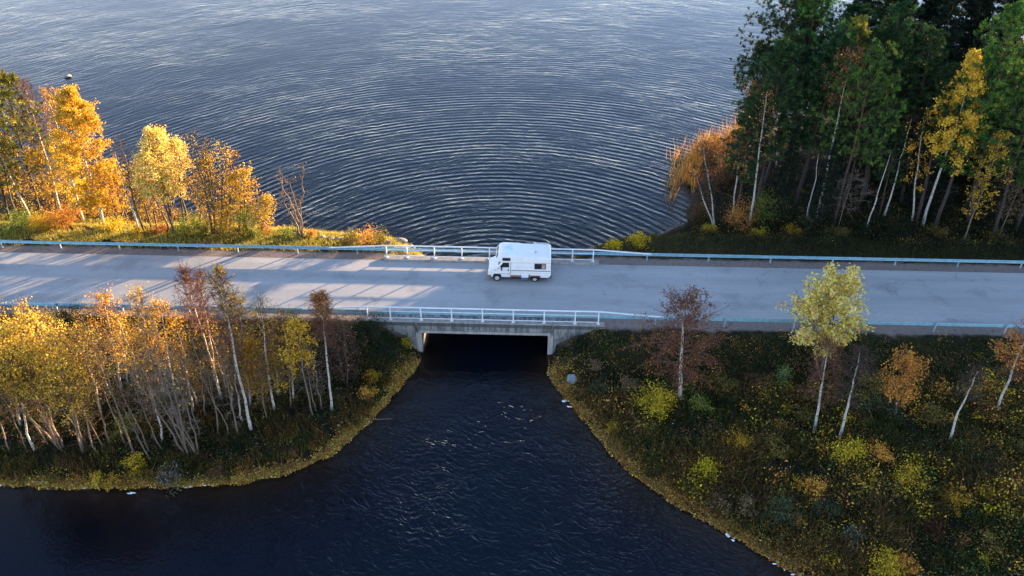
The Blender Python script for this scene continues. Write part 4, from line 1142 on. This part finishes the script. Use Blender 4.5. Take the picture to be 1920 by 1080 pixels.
east_shrubs = ((1225, 775, 42, LEMON, "large dark-yellow shrub left of the round-crowned birch's trunk", 1.3),
    (1310, 768, 24, GREENY, "bright green shrub right of the round-crowned birch's trunk", 1.1),
    (1468, 722, 17, [(3, (0.12, 0.18, 0.05)), (2, (0.18, 0.24, 0.07))], "small pale green conical shrub left of the pale lemon tree", 2.6),
    (1380, 840, 28, LEMON, "yellow shrub in the middle of the near right bank", 1.1),
    (1325, 892, 24, [(3, (0.50, 0.38, 0.01)), (1, (0.36, 0.27, 0.02))], "brightest yellow-green shrub, nearest the leaf-strewn shore", 1.3),
    (1588, 862, 36, LEMON, "dense yellow dome shrub below the two white birch stems", 1.2),
    (1640, 862, 28, AMBER, "orange shrub joined to the dense yellow dome on its right", 1.1),
    (1695, 915, 32, LEMON, "yellow shrub lower right of the orange one", 1.2),
    (1520, 930, 28, AMBER, "orange shrub in the lower middle of the near right bank", 1.2),
    (1470, 975, 40, GREYG, "grey-green willow shrub near the lower shore", 1.2),
    (1545, 960, 30, GREYG, "second grey-green shrub under the lower orange shrub", 1.0),
    (1790, 945, 30, LEMON, "sparse yellow shrub right of centre, low on the near right bank", 1.0),
    (1845, 930, 20, LEMON, "small sparse yellow shrub right of the sparse one", 1.0),
    (1650, 1078, 44, LEMON, "yellow shrub cut by the bottom edge", 1.0),
    (1700, 1070, 28, AMBER, "orange shrub beside the one cut by the bottom edge", 1.0),
    (1600, 1010, 26, WHITEY, "shrub with whitish dried leaves above the bottom edge", 0.9),
    (1120, 740, 26, GREYG, "pale grey-green shrub right of the white boulder", 1.1),
    (1178, 735, 22, TAN, "pale tan shrub between the white boulder and round-crowned birch", 1.2),
    (1115, 690, 16, TAN, "small tan shrub on the slope above the white boulder", 1.0),
    (1147, 808, 14, LEMON, "small yellow shrub at the top of the leaf-strewn shore", 1.2),
    (1182, 785, 14, TAN, "small tan shrub just above the leaf-strewn shore", 0.9),
    (1358, 735, 26, OLIVE, "olive shrub right of the bright green one", 1.2),
    (1420, 730, 28, BROWN, "brown shrub left of the pale green conical one", 1.1),
    (1515, 800, 30, OLIVE, "olive shrub at the foot of the sparse amber birch", 1.0),
    (1640, 735, 28, OLIVE, "olive shrub left of the round orange birch", 1.2),
    (1650, 775, 34, GREYG, "dark grey-green shrub below-left of the round orange birch", 1.0),
    (1745, 790, 26, OLIVE, "olive shrub between the round orange birch and the leaning pole", 1.1),
    (1838, 770, 28, BROWN, "brown shrub left of the right-edge birch stem", 1.0),
    (1400, 955, 24, TAN, "dry tan shrub close above the lower shore", 0.9),
    (1350, 950, 22, TAN, "dry tan shrub left of its twin above the lower shore", 0.9),
    (1450, 850, 30, OLIVE, "olive shrub left of the two white birch stems", 1.0),
    (1900, 850, 26, OLIVE, "olive shrub at the right edge below the leaning birch", 1.0),
    (1745, 1000, 24, BROWN, "brown shrub in the lower right corner area", 0.9),
    (1860, 1030, 28, OLIVE, "olive shrub in the lower right corner", 0.9),
    (1085, 660, 22, DKGREEN, "dark green shrub on the slope by the right wing wall", 0.9),
    (1072, 638, 13, TAN, "twiggy bare shrub growing against the right wing wall", 1.5))
for a in east_shrubs: shrub(a[0], a[1], a[2], a[3], a[4], GQ, a[5], open_=0.24)

# ---- the forest beyond the road at right
GF = "birches in the shaded forest at right"
tree("birch_tree", (1341, 432), (1318, 265), "bent white birch nearest the lake at the forest's left end", 34, GF, twig=M_TWIGD, cols=BROWN, nl=3, nb=30, nt=10, nst=0, leaf_p=0.5, cs=0.45, stems=2, spread=1.3)
tree("birch_tree", (1374, 402), (1394, 225), "thin birch behind the rusty bush at the forest's left end", 32, GF, twig=M_TWIGD, cols=AMBER, nl=3, nb=28, nt=9, leaf_p=0.5, cs=0.4)
tree("birch_tree", (1405, 424), (1440, 165), "tall slim birch left of the green forest-edge bush", 34, GF, twig=M_TWIGD, cols=AMBER, nl=3, nb=32, nt=10, leaf_p=0.4, cs=0.55)
tree("birch_tree", (1402, 335), (1424, 160), "birch with amber crown by the reeds, behind the tall slim birch", 52, GF, twig=M_TWIGD, cols=AMBER, nl=6, nb=36, nt=11, leaf_p=0.6, cs=0.45, ls=0.15)
tree("birch_tree", (1456, 310), (1466, 135), "pale crooked birch stem under the big dark pine", 24, GF, twig=M_TWIGD, nl=0, nb=18, nt=8, cs=0.65, wig=0.04)
tree("birch_tree", (1514, 410), (1536, 275), "short bent white birch stem left of the straight pair", 22, GF, twig=M_TWIGD, nl=0, nb=16, nt=7, cs=0.6, wig=0.04)
tree("birch_tree", (1530, 408), (1602, 85), "long white birch with coppery twigs at its top, left of the broad pine", 46, GF, twig=M_TWIG, cols=AMBER, nl=2, nb=38, nt=12, nst=3, leaf_p=0.35, cs=0.68, up=(0.4, 1.0))
tree("birch_tree", (1622, 432), (1672, 280), "thin grey birch stem right of the broad pine's trunk", 20, GF, twig=M_TWIGD, nl=0, nb=16, nt=7, cs=0.7)
tree("birch_tree", (1658, 405), (1712, 215), "long thin birch stem midway between broad pine and golden birch", 24, GF, twig=M_TWIGD, cols=BROWN, nl=2, nb=20, nt=8, cs=0.72, leaf_p=0.5)
tree("birch_tree", (1730, 424), (1832, 84), "tall golden-crowned birch with a white trunk in the dark forest", 62, GF, twig=M_TWIGT, cols=[(5, (0.84, 0.40, 0.035)), (3, (0.85, 0.50, 0.07)), (1, (0.55, 0.22, 0.02))], nl=13, nb=52, nt=13, cs=0.46, ls=0.19, lspread=0.15, up=(0.1, 1.0), droop=0.30, prof=prof_cone, r0=0.17)
tree("birch_tree", (1710, 415), (1735, 210), "thin birch with scattered amber leaves left of the golden-crowned birch", 42, GF, twig=M_TWIGD, cols=GOLD, nl=4, nb=30, nt=9, cs=0.3, leaf_p=0.4, ls=0.16)
tree("birch_tree", (1806, 452), (1884, 244), "sparse yellow-leaved grey birch beside the rail, right of the golden-crowned birch", 44, GF, bark=M_DEAD, twig=M_TWIGT, cols=LEMON, nl=5, nb=40, nt=10, cs=0.22, leaf_p=0.55, ls=0.16, up=(0.4, 1.1))
tree("birch_tree", (1872, 445), (1918, 335), "low bare-twigged birch at the right edge of the forest", 30, GF, bark=M_DEAD, twig=M_TWIGT, cols=TAN, nl=3, nb=28, nt=9, cs=0.25, leaf_p=0.4)
tree("dead_tree", (1572, 428), (1600, 320), "dead grey spiky branches under the broad pine", 44, GF, bark=M_DEAD, twig=M_DEAD, nl=0, nb=30, nt=10, nst=1, cs=0.35, up=(-0.1, 0.5))

GP = "pines in the shaded forest at right"
pine((1562, 424), (1642, 108), "broad light-green pine in the forest's middle with a leaning trunk", 92, GP, PINEG, cs=0.42, nb=64, tufts=15)
pine((1548, 372), (1614, 34), "pine with a sunlit yellow-green tip behind the long white birch", 44, GP, PINEY, cs=0.45, nb=56)
pine((1424, 322), (1492, -50), "big dark pine at the forest's lake-side edge, leaning over the water", 78, GP, PINE, cs=0.36, nb=74, tufts=15)
pine((1398, 312), (1432, 85), "dark pine at the lake edge left of the big dark pine", 52, GP, PINE, cs=0.38, nb=54)
pine((1470, 335), (1540, -40), "tall pine with a yellow-lit crown right of the big dark pine", 68, GP, PINEG, cs=0.42, nb=66, tufts=14)
pine((1452, 306), (1520, -20), "dark pine standing between the two tallest lakeside pines", 62, GP, PINE, cs=0.34, nb=62)
pine((1752, 430), (1864, 96), "green pointed pine directly right of the golden-crowned birch", 58, GP, PINEG, cs=0.35, nb=60)
pine((1718, 416), (1792, 128), "dark green pine hidden behind the golden-crowned birch", 50, GP, PINE, cs=0.42, nb=52)
pine((1815, 420), (1902, 12), "bushy blue-green pine near the top right corner", 74, GP, PINEG, cs=0.42, nb=64)
pine((1862, 446), (1950, 140), "green pine cut by the right picture edge, mid height", 66, GP, PINEG, cs=0.35, nb=56)
pine((1690, 380), (1752, 60), "dark pine between the broad pine and the golden-crowned birch", 56, GP, PINE, cs=0.45, nb=54)
pine((1620, 370), (1690, 10), "dark pine behind the broad pine's right side", 60, GP, PINE, cs=0.45, nb=56)
pine((1905, 430), (2010, 110), "dark pine standing just past the right picture edge", 66, GP, PINE, cs=0.35, nb=50)

def forest_fill():
    """dark conifers filling the grove behind, copies of six built ones"""
    protos = []
    rng = np.random.default_rng(77)
    for i in range(6):
        kd = 'spruce' if i % 2 else 'pine'
        g = conifer(900 + i, 1.0 * (15 + i % 3), (rng.normal(0, 0.4), rng.normal(0, 0.4)), 0.14, 0.09 if kd == 'spruce' else 0.36, 2.4 if kd == 'spruce' else 2.9, kd, SPRUCE if kd == 'spruce' else PINE, 84 if kd == 'spruce' else 64, 14)
        tmp = []
        for nm, gg, m in zip(("trunk", "branches", "foliage"), g, (M_PINEB, M_TWIGD, M_NEEDLE)):
            o = gg.build(nm, m, None, nm == "trunk"); tmp.append((nm, o.data)); bpy.data.objects.remove(o)
        protos.append((kd, 15 + i % 3, tmp))
    spots = []
    rows = [(68.5, 19.5, 112, 4.4, "front"), (72.5, 22, 112, 4.1, "second"), (77, 24, 112, 4.2, "third"), (82, 28, 112, 4.3, "fourth"), (87, 33, 112, 4.5, "fifth"), (92, 38, 112, 4.8, "sixth"), (98, 46, 112, 5.0, "seventh"), (105, 56, 112, 5.4, "back")]  # rows run on east out of view, added there to shade the road
    words = ["first", "second", "third", "fourth", "fifth", "sixth", "seventh", "eighth", "ninth", "tenth", "eleventh", "twelfth", "thirteenth", "fourteenth", "fifteenth", "sixteenth", "seventeenth", "eighteenth", "nineteenth", "twentieth", "twenty-first", "twenty-second", "twenty-third", "twenty-fourth", "twenty-fifth"]
    for y0, x0, x1, st, rn in rows:
        k = 0
        for x in np.arange(x0, x1, st):
            xx = x + rng.normal(0, 0.8); yy = y0 + rng.normal(0, 1.0)
            if float(sdist(xx, yy)) < 1.0: continue
            pr = protos[rng.integers(0, 6) if xx < 44 else (rng.integers(0, 3) * 2 + 1)]
            if 34 < xx < 43 and yy < 70.5: continue
            hgt = rng.uniform(13.0, 18.0) * (0.8 if 44 < xx < 60 and yy < 80 else 1.0) * (0.72 if rn == "front" else 1.0 if rn in ("second", "third") else 1.28)
            z = float(ground(xx, yy))
            # keep the picture corner free only of trees nobody would see
            s_ = hgt / pr[1]
            root = empty("pine_tree" if pr[0] == 'pine' else "spruce_tree", (xx, yy, z))
            root.rotation_euler = (0, 0, rng.uniform(0, 6.28)); root.scale = (s_ * rng.uniform(0.9, 1.1),) * 2 + (s_,)
            tag(root, "dark %s, %s from the lake in the shaded forest's %s row" % (pr[0], words[k], rn), "tree", "dark conifers filling the forest")
            for nm, me in pr[2]:
                c = bpy.data.objects.new(nm, me); C.objects.link(c); c.parent = root
            k += 1
forest_fill()
GX = "bushes at the foot of the forest at right"
for a in ((1437, 412, 36, GREENY, "round yellow-green bush at the forest edge beside the tall slim birch", 1.4),
          (1388, 428, 30, RUST, "rusty-red bush left of the round yellow-green bush", 1.6),
          (1422, 445, 18, LEMON, "small yellow bush in front of the round yellow-green bush", 1.0),
          (1330, 438, 16, LEMON, "yellow bush at the foot of the bent lakeside birch", 1.1),
          (1310, 415, 26, BROWN, "brown bush on the lakeside point by the forest", 1.3),
          (1198, 460, 21, [(3, (0.70, 0.52, 0.01)), (1, (0.55, 0.36, 0.01))], "larger bright yellow bush by the lake right of the bridge", 1.3),
          (1150, 468, 17, [(3, (0.66, 0.44, 0.01)), (1, (0.5, 0.3, 0.01))], "smaller bright yellow bush close to the lake-side railing's right end", 1.1),
          (1486, 440, 18, LEMON, "small yellow bush under the short bent birch stem", 1.0),
          (1515, 425, 20, GREYG, "grey-green bush at the foot of the short bent birch stem", 1.0),
          (1570, 445, 20, OLIVE, "low olive bush below the broad pine's trunk", 0.9),
          (1350, 350, 34, BROWN, "brown thicket bush on the slope behind the bent lakeside birch", 1.4),
          (1390, 300, 36, BROWN, "dark brown bush between the reeds and the thin birches", 1.4),
          (1330, 300, 34, BROWN, "brown bush right behind the shaded reeds", 1.4),
          (1390, 330, 22, AMBER, "amber-leaved bush among the thin lakeside birches", 1.2),
          (1680, 440, 20, DKGREEN, "dark green bush at the forest edge left of the golden-crowned birch", 1.0),
          (1760, 448, 22, OLIVE, "olive bush at the foot of the golden-crowned birch, on its right", 1.0),
          (1865, 452, 20, OLIVE, "low olive bush right of the sparse grey birch", 1.0),
          (1620, 440, 24, DKGREEN, "dark green bush right of the broad pine's trunk", 1.0)):
    shrub(a[0], a[1], a[2], a[3], a[4], GX, a[5])

# ------------------------------------------------------------------ stuff: grass, reeds, litter, undergrowth, foam
def scatter(rng, n, x0, x1, y0, y1):
    x = rng.uniform(x0, x1, n); y = rng.uniform(y0, y1, n)
    return x, y, ground(x, y), sdist(x, y)

def patchy(x, y, k=0.5, s=0.0):
    return np.sin(x * k + s + 1.3 * np.sin(y * k * 1.3)) + np.sin(y * k * 1.7 + s * 2 + np.sin(x * k * 0.8)) + 0.6 * np.sin((x + y) * k * 2.9)

def stuff(name, g, mat, label, cat):
    o = g.build(name, mat); tag(o, label, cat, None, "stuff"); return o

rng = np.random.default_rng(42)
def grass():
    # sunlit verge, left beyond the road
    x, y, z, d = scatter(rng, 60000, -70, -9.5, 59.3, 67.5)
    dy = y - 59.3
    ok = (d > 0.25) & (rng.uniform(0, 1, len(x)) < np.clip(0.25 + dy * 0.9, 0, 1)) & (patchy(x, y, 0.9, 1) > -1.5)
    g = Geo(); B = np.stack([x, y, z - 0.03], 1)[ok]; n = len(B)
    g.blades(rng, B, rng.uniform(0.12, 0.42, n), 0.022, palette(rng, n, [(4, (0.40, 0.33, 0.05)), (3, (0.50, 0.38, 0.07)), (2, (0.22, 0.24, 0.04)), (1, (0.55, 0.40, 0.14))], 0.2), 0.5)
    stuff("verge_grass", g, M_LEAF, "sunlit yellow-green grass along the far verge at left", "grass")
    # shaded verge, right beyond the road
    x, y, z, d = scatter(rng, 80000, 1.5, 62, 59.3, 71)
    dy = y - 59.3
    ok = (d > 0.15) & (rng.uniform(0, 1, len(x)) < np.clip(0.25 + dy * 0.9, 0, 1))
    g = Geo(); B = np.stack([x, y, z - 0.03], 1)[ok]; n = len(B)
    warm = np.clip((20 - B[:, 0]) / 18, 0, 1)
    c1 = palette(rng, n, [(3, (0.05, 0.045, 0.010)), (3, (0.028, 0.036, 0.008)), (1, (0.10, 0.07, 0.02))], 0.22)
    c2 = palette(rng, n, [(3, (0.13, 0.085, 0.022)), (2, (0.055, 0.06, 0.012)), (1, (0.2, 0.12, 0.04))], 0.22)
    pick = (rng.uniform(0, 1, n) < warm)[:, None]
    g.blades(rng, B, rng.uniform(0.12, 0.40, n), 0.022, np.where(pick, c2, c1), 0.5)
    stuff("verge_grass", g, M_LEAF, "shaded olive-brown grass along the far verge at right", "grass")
    # marsh grass on the near left bank
    x, y, z, d = scatter(rng, 90000, -46, -9, 33.5, 49)
    ok = (d > 0.5) & (patchy(x, y, 1.1, 2) > -0.5) & (rng.uniform(0, 1, len(x)) < np.where(d < 6, 0.62, 0.25))
    g = Geo(); B = np.stack([x, y, z - 0.03], 1)[ok]; n = len(B)
    pp = patchy(B[:, 0], B[:, 1], 0.55, 4)
    c1 = palette(rng, n, [(3, (0.07, 0.08, 0.012)), (3, (0.035, 0.055, 0.009)), (1, (0.14, 0.12, 0.02))], 0.25)
    c2 = palette(rng, n, [(3, (0.18, 0.10, 0.022)), (2, (0.12, 0.065, 0.016)), (1, (0.26, 0.17, 0.045))], 0.25)
    g.blades(rng, B, rng.uniform(0.25, 0.85, n), 0.020, np.where((pp + rng.normal(0, 0.5, n) > 0.2)[:, None], c2, c1), 0.28)
    stuff("marsh_grass", g, M_LEAF, "tall green and rust marsh grass on the near left bank", "grass")
    # rough grass over the near right bank
    x, y, z, d = scatter(rng, 230000, 1.5, 44, 23, 48.6)
    ok = (d > 0.6) & ((patchy(x, y, 0.8, 3) > -1.2) | (d < 4)) & (rng.uniform(0, 1, len(x)) < 0.85)
    g = Geo(); B = np.stack([x, y, z - 0.03], 1)[ok]; n = len(B)
    pp = patchy(B[:, 0], B[:, 1], 0.42, 7); ddy = np.clip((46 - B[:, 1]) / 3, 0, 1)
    c1 = palette(rng, n, [(4, (0.028, 0.048, 0.007)), (3, (0.055, 0.066, 0.009)), (2, (0.10, 0.085, 0.013))], 0.36)
    c2 = palette(rng, n, [(3, (0.13, 0.072, 0.018)), (3, (0.075, 0.048, 0.012)), (2, (0.24, 0.15, 0.04))], 0.36)
    br_ = (pp + rng.normal(0, 0.7, n) > np.where(sdist(B[:, 0], B[:, 1]) < 3.5, -0.9, 0.35)) & (rng.uniform(0, 1, n) < ddy * 0.9 + 0.08)
    g.blades(rng, B, rng.uniform(0.20, 0.80, n) * (0.55 + 0.45 * ddy) * np.where(br_, 1.15, 0.9), np.where(br_, 0.026, 0.020), np.where(br_[:, None], c2, c1), 0.55)
    stuff("rough_grass", g, M_LEAF, "rough green and brown grass over the near right bank", "grass")
grass()

def sedge():
    g = Geo()
    for poly, i0, i1, m in ((WEST, 1, 10, 200), (EAST, 1, 9, 90)):
        pts = poly[i0:i1]; seg = np.linalg.norm(np.diff(pts, axis=0), axis=1); cum = np.concatenate([[0], np.cumsum(seg)])
        s = rng.uniform(0, cum[-1], m)
        cx = np.interp(s, cum, pts[:, 0]) + rng.normal(0, 0.9, m); cy = np.interp(s, cum, pts[:, 1]) + rng.normal(0, 0.9, m)
        ok = sdist(cx, cy) > 0.05; cx, cy = cx[ok], cy[ok]
        j = np.repeat(np.arange(len(cx)), 26); q = len(j)
        x = cx[j] + rng.normal(0, 0.12, q); y = cy[j] + rng.normal(0, 0.12, q)
        B = np.stack([x, y, np.maximum(ground(x, y), WZ) - 0.02], 1)
        hh = rng.uniform(0.35, 0.95, len(cx))[j] * rng.uniform(0.6, 1.1, q)
        kind = rng.uniform(0, 1, len(cx))[j][:, None]
        c1 = palette(rng, q, [(3, (0.24, 0.13, 0.03)), (2, (0.34, 0.20, 0.05))], 0.3); c2 = palette(rng, q, [(3, (0.07, 0.08, 0.012)), (2, (0.13, 0.11, 0.02))], 0.3)
        g.blades(rng, B, hh, 0.02, np.where(kind < 0.65, c1, c2), 0.45)
    stuff("sedge_tufts", g, M_LEAF, "rusty and green sedge tufts breaking the leaf-strewn near shores", "grass")
sedge()

def undergrowth():
    def clumps(x0, x1, y0, y1, n, sel, pal, per, name, label, spread=0.32, hmax=0.55, ls=0.10):
        x, y, z, d = scatter(rng, n, x0, x1, y0, y1)
        ok = sel(x, y, d); cx, cy, cz = x[ok], y[ok], z[ok]; m = len(cx)
        pidx = rng.choice(len(pal), m, p=np.array([p[0] for p in pal], float) / sum(p[0] for p in pal))
        g = Geo()
        j = np.repeat(np.arange(m), per); q = len(j)
        rr_ = rng.uniform(0.5, 1.5, m)[j]
        off = rng.normal(0, 1, (q, 3)) * spread * rr_[:, None]
        off[:, 2] = np.abs(off[:, 2]) * 0.9 + 0.04
        off[:, 2] = np.minimum(off[:, 2], hmax * rr_)
        Cn = np.stack([cx[j], cy[j], cz[j]], 1) + off
        Cn[:, 2] = np.maximum(Cn[:, 2], ground(Cn[:, 0], Cn[:, 1]) + 0.02)
        col = np.empty((q, 3))
        for k_, p in enumerate(pal):
            mk = pidx[j] == k_
            col[mk] = palette(rng, int(mk.sum()), p[1], 0.25)
        g.leaves(rng, Cn, ls * rng.uniform(0.6, 1.4, q), col)
        stuff(name, g, M_LEAF, label, "undergrowth")
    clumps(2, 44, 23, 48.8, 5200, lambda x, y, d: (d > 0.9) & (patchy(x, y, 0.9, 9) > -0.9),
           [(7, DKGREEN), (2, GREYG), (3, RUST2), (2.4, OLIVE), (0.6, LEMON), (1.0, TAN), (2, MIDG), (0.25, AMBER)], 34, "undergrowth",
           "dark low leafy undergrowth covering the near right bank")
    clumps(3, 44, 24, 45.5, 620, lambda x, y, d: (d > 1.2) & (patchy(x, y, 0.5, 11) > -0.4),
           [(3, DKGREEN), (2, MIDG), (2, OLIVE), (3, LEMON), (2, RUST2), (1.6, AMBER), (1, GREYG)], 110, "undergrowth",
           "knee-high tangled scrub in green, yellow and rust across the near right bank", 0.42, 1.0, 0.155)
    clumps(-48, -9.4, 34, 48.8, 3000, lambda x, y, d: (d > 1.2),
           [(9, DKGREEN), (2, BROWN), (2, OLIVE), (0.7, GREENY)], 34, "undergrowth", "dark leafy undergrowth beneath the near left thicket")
    clumps(13, 62, 63.5, 92, 2600, lambda x, y, d: (d > 0.6),
           [(9, DKGREEN), (3, BROWN), (1.2, OLIVE)], 34, "undergrowth", "dark undergrowth on the shaded forest floor", 0.4, 0.8, 0.13)
    clumps(-66, -22, 64.6, 77, 1100, lambda x, y, d: (d > 0.4) & (patchy(x, y, 0.9, 5) > -0.5),
           [(3, OLIVEY), (2, GREENY), (3, GOLD), (1.5, AMBER), (2, BROWN)], 34, "undergrowth", "yellow and amber undergrowth beneath the sunlit trees", 0.4, 0.9, 0.13)
undergrowth()

def litter():
    for poly, i0, i1, label, wide in ((WEST, 0, 10, "golden fallen leaves washed along the near left shore", 0.75),
                                      (EAST, 0, 9, "golden fallen leaves washed along the near right shore", 1.45)):
        pts = poly[i0 + 1:i1]
        seg = np.linalg.norm(np.diff(pts, axis=0), axis=1); cum = np.concatenate([[0], np.cumsum(seg)])
        n = 52000
        s = rng.uniform(0, cum[-1], n)
        x = np.interp(s, cum, pts[:, 0]); y = np.interp(s, cum, pts[:, 1])
        w = wide * (0.72 + 0.40 * np.sin(s * 0.9) + 0.38 * np.sin(s * 2.3 + 1) + 0.25 * np.sin(s * 5.1 + 2))
        a = rng.uniform(0, 6.28, n); r_ = np.abs(rng.normal(0, 1, n)) * np.clip(w, 0.15, None) * 0.62
        x = x + np.cos(a) * r_; y = y + np.sin(a) * r_
        d = sdist(x, y); flip = (d < -0.15) & (rng.uniform(0, 1, n) < 0.6)
        x = np.where(flip, x - 2 * np.cos(a) * r_, x); y = np.where(flip, y - 2 * np.sin(a) * r_, y); d = sdist(x, y)
        keep = (d > -0.2 + 0.14 * np.sin(s * 3.3)) & (patchy(x, y, 1.6, 6) + rng.normal(0, 0.6, n) > -1.5)
        x, y = x[keep], y[keep]; z = np.maximum(ground(x, y), WZ) + 0.03 + rng.uniform(0, 0.10, len(x))
        g = Geo()
        g.leaves(rng, np.stack([x, y, z], 1), rng.uniform(0.07, 0.18, len(x)), palette(rng, len(x), [(4, (0.76, 0.42, 0.07)), (3, (0.84, 0.55, 0.15)), (2, (0.48, 0.22, 0.03)), (2, (0.12, 0.05, 0.02))], 0.4), 0.7)
        stuff("leaf_litter", g, M_LEAF, label, "leaves")
litter()

def reeds():
    g = Geo()
    n = 26000
    px = rng.uniform(1225, 1420, n); py = rng.uniform(165, 400, n)
    D = _fw * F_PX + _rt * (px - 960)[:, None] + _up * (540 - py)[:, None]
    pt = _c + D * ((WZ - CAM_H) / D[:, 2])[:, None]
    d = sdist(pt[:, 0], pt[:, 1])
    ok = (d > -3.4) & (d < 0.5) & (patchy(pt[:, 0], pt[:, 1], 1.25, 2) + rng.normal(0, 0.5, n) > (-0.9 - d * 0.55)) & (pt[:, 1] > 77 + 2.5 * np.sin(pt[:, 0] * 1.7) + rng.normal(0, 0.8, n))
    ok &= rng.uniform(0, 1, n) < np.clip(1.0 + d * 0.32, 0.05, 1)
    B = pt[ok]; B[:, 2] = np.maximum(ground(B[:, 0], B[:, 1]), WZ - 0.2); m = len(B)
    g.blades(rng, B, rng.uniform(1.0, 2.5, m), 0.026, palette(rng, m, [(4, (0.66, 0.38, 0.05)), (3, (0.74, 0.46, 0.08)), (2, (0.36, 0.19, 0.04))], 0.25), 0.2)
    stuff("reeds", g, M_LEAF, "tall amber reeds standing in the lake at the forest point", "reeds")
reeds()

def foam():
    g = Geo()
    def blob(px, py, rx, ry):
        c = P(px, py, WZ + 0.012); k = 11; a = np.arange(k) / k * 6.283
        s = px_scale(c)
        rr_ = rng.uniform(0.55, 1.2, k)
        V = np.stack([c[0] + np.cos(a) * rx / s * rr_, c[1] + np.sin(a) * ry / s * rr_ * 1.5, np.full(k, c[2])], 1)
        V2 = V * U([1, 1, 1.0]); V2[:, :2] = c[:2] + (V[:, :2] - c[:2]) * 0.6; V2[:, 2] += 0.03
        Va = np.concatenate([V, V2, [[c[0], c[1], c[2] + 0.04]]])
        F = []
        for i in range(k):
            j = (i + 1) % k
            F += [[i, j, k + j], [i, k + j, k + i], [k + i, k + j, 2 * k]]
        g.add(Va, np.array(F))
    for px, py, rx, ry in ((8, 908, 14, 3), (40, 909, 8, 2), (66, 909, 10, 2.5), (105, 912, 18, 2), (146, 914, 13, 5), (245, 925, 9, 2), (345, 912, 14, 3), (385, 909, 11, 2.5), (432, 906, 8, 2),
                           (484, 894, 8, 4), (520, 886, 5, 2.5), (540, 881, 5, 2.5), (575, 869, 5, 2), (628, 836, 5, 3), (1372, 1003, 9, 7), (1388, 1009, 12, 3.5), (1402, 1016, 8, 3), (1443, 1047, 3, 2), (1462, 1058, 9, 2.5), (1478, 1066, 8, 3), (1492, 1075, 10, 3.5),
                           (1058, 752, 7, 2.5), (1066, 762, 5, 2)):
        for q in range(4): blob(px + rng.normal(0, rx * 0.5), py + rng.normal(0, ry * 0.35), rx * rng.uniform(0.3, 0.6), ry * rng.uniform(0.35, 0.7))
    stuff("shore_foam", g, M_FOAM, "white foam caught along the near shores", "foam")
foam()

# ------------------------------------------------------------------ rocks, logs
def rock(px, py, rx, ry, rz, label, mat=M_ROCK, z=None, seed=1, name="rock", group=None):
    c = G(px, py) if z is None else P(px, py, z)
    bm = bmesh.new(); bmesh.ops.create_icosphere(bm, subdivisions=3, radius=1.0)
    rg = np.random.default_rng(seed)
    pl_ = [(unit(rg.normal(size=3)), rg.uniform(0.62, 0.92)) for _ in range(14)]
    for v in bm.verts:
        p = np.array(v.co)
        for nrm, dd in pl_:
            e = p @ nrm - dd
            if e > 0: p = p - nrm * e * 0.9
        v.co = (p[0] * rx, p[1] * ry, p[2] * rz)
    o = bm_obj(name, bm, mat); o.location = (c[0], c[1], c[2] + rz * 0.25)
    tag(o, label, "rock", group); return o
rock(1072, 716, 0.42, 0.34, 0.48, "smooth pale blue-white boulder on the right channel slope", M_PALE, seed=3, name="boulder")
rock(126, 144, 0.65, 0.5, 0.35, "lone rock breaking the lake surface far out at upper left", M_ROCK, WZ, 4)
GR = "stones along the lake shore by the bridge"
for i, (px, py, rx, ry, rz, lab) in enumerate((
        (748, 455, 0.85, 0.5, 0.42, "large flat squared stone at the lake's edge left of the bridge"),
        (722, 457, 0.6, 0.4, 0.3, "squared stone against the large flat one by the lake"),
        (770, 466, 0.45, 0.4, 0.35, "rounded stone at the waterline nearest the lake-side railing"),
        (784, 472, 0.5, 0.35, 0.3, "brownish stone behind the lake-side railing posts"),
        (636, 450, 0.35, 0.28, 0.22, "stone at the right end of the low stone row left of the olive bush"),
        (622, 448, 0.3, 0.25, 0.2, "middle stone of the low stone row left of the olive bush"),
        (606, 446, 0.34, 0.25, 0.2, "stone at the left end of the low stone row by the lone bare tree"),
        (1108, 470, 0.4, 0.3, 0.25, "reddish stone at the waterline right of the motorhome"),
        (1126, 462, 0.35, 0.3, 0.22, "grey stone at the waterline left of the small yellow bush"))):
    rock(px, py, rx, ry, rz, lab, M_ROCK, None, 20 + i, group=GR)
def log(p0, p1, r, label, name="log"):
    a = G(*p0); b = G(*p1); a[2] = max(a[2], WZ) + r; b[2] = max(b[2], WZ) + r * 1.3
    L_ = b - a; g = Geo()
    t = np.linspace(0, 1, 9)[:, None]
    rg = np.random.default_rng(int(p0[0]))
    pts = L_ * t + rg.normal(0, r * 0.4, (9, 3)) * U([1, 1, 0.3])
    g.tube(pts, r * (1 - 0.5 * t[:, 0]), 8)
    for k_ in range(3):
        q = pts[2 + 2 * k_]; g.tube([q, q + rg.normal(0, 1, 3) * r * 4 + U([0, 0, r * 3])], [r * 0.35, r * 0.12], 5)
    o = g.build(name, M_DEAD, None, True); o.location = tuple(a); tag(o, label, "log"); return o
log((1236, 444), (1290, 420), 0.16, "pale driftwood log along the lake edge at the forest point")
log((676, 789), (736, 788), 0.035, "thin fallen branch reaching over the water left of the channel", "fallen_branch")
log((232, 905), (250, 855), 0.06, "thin dead pole leaning at the near left waterline", "fallen_branch")
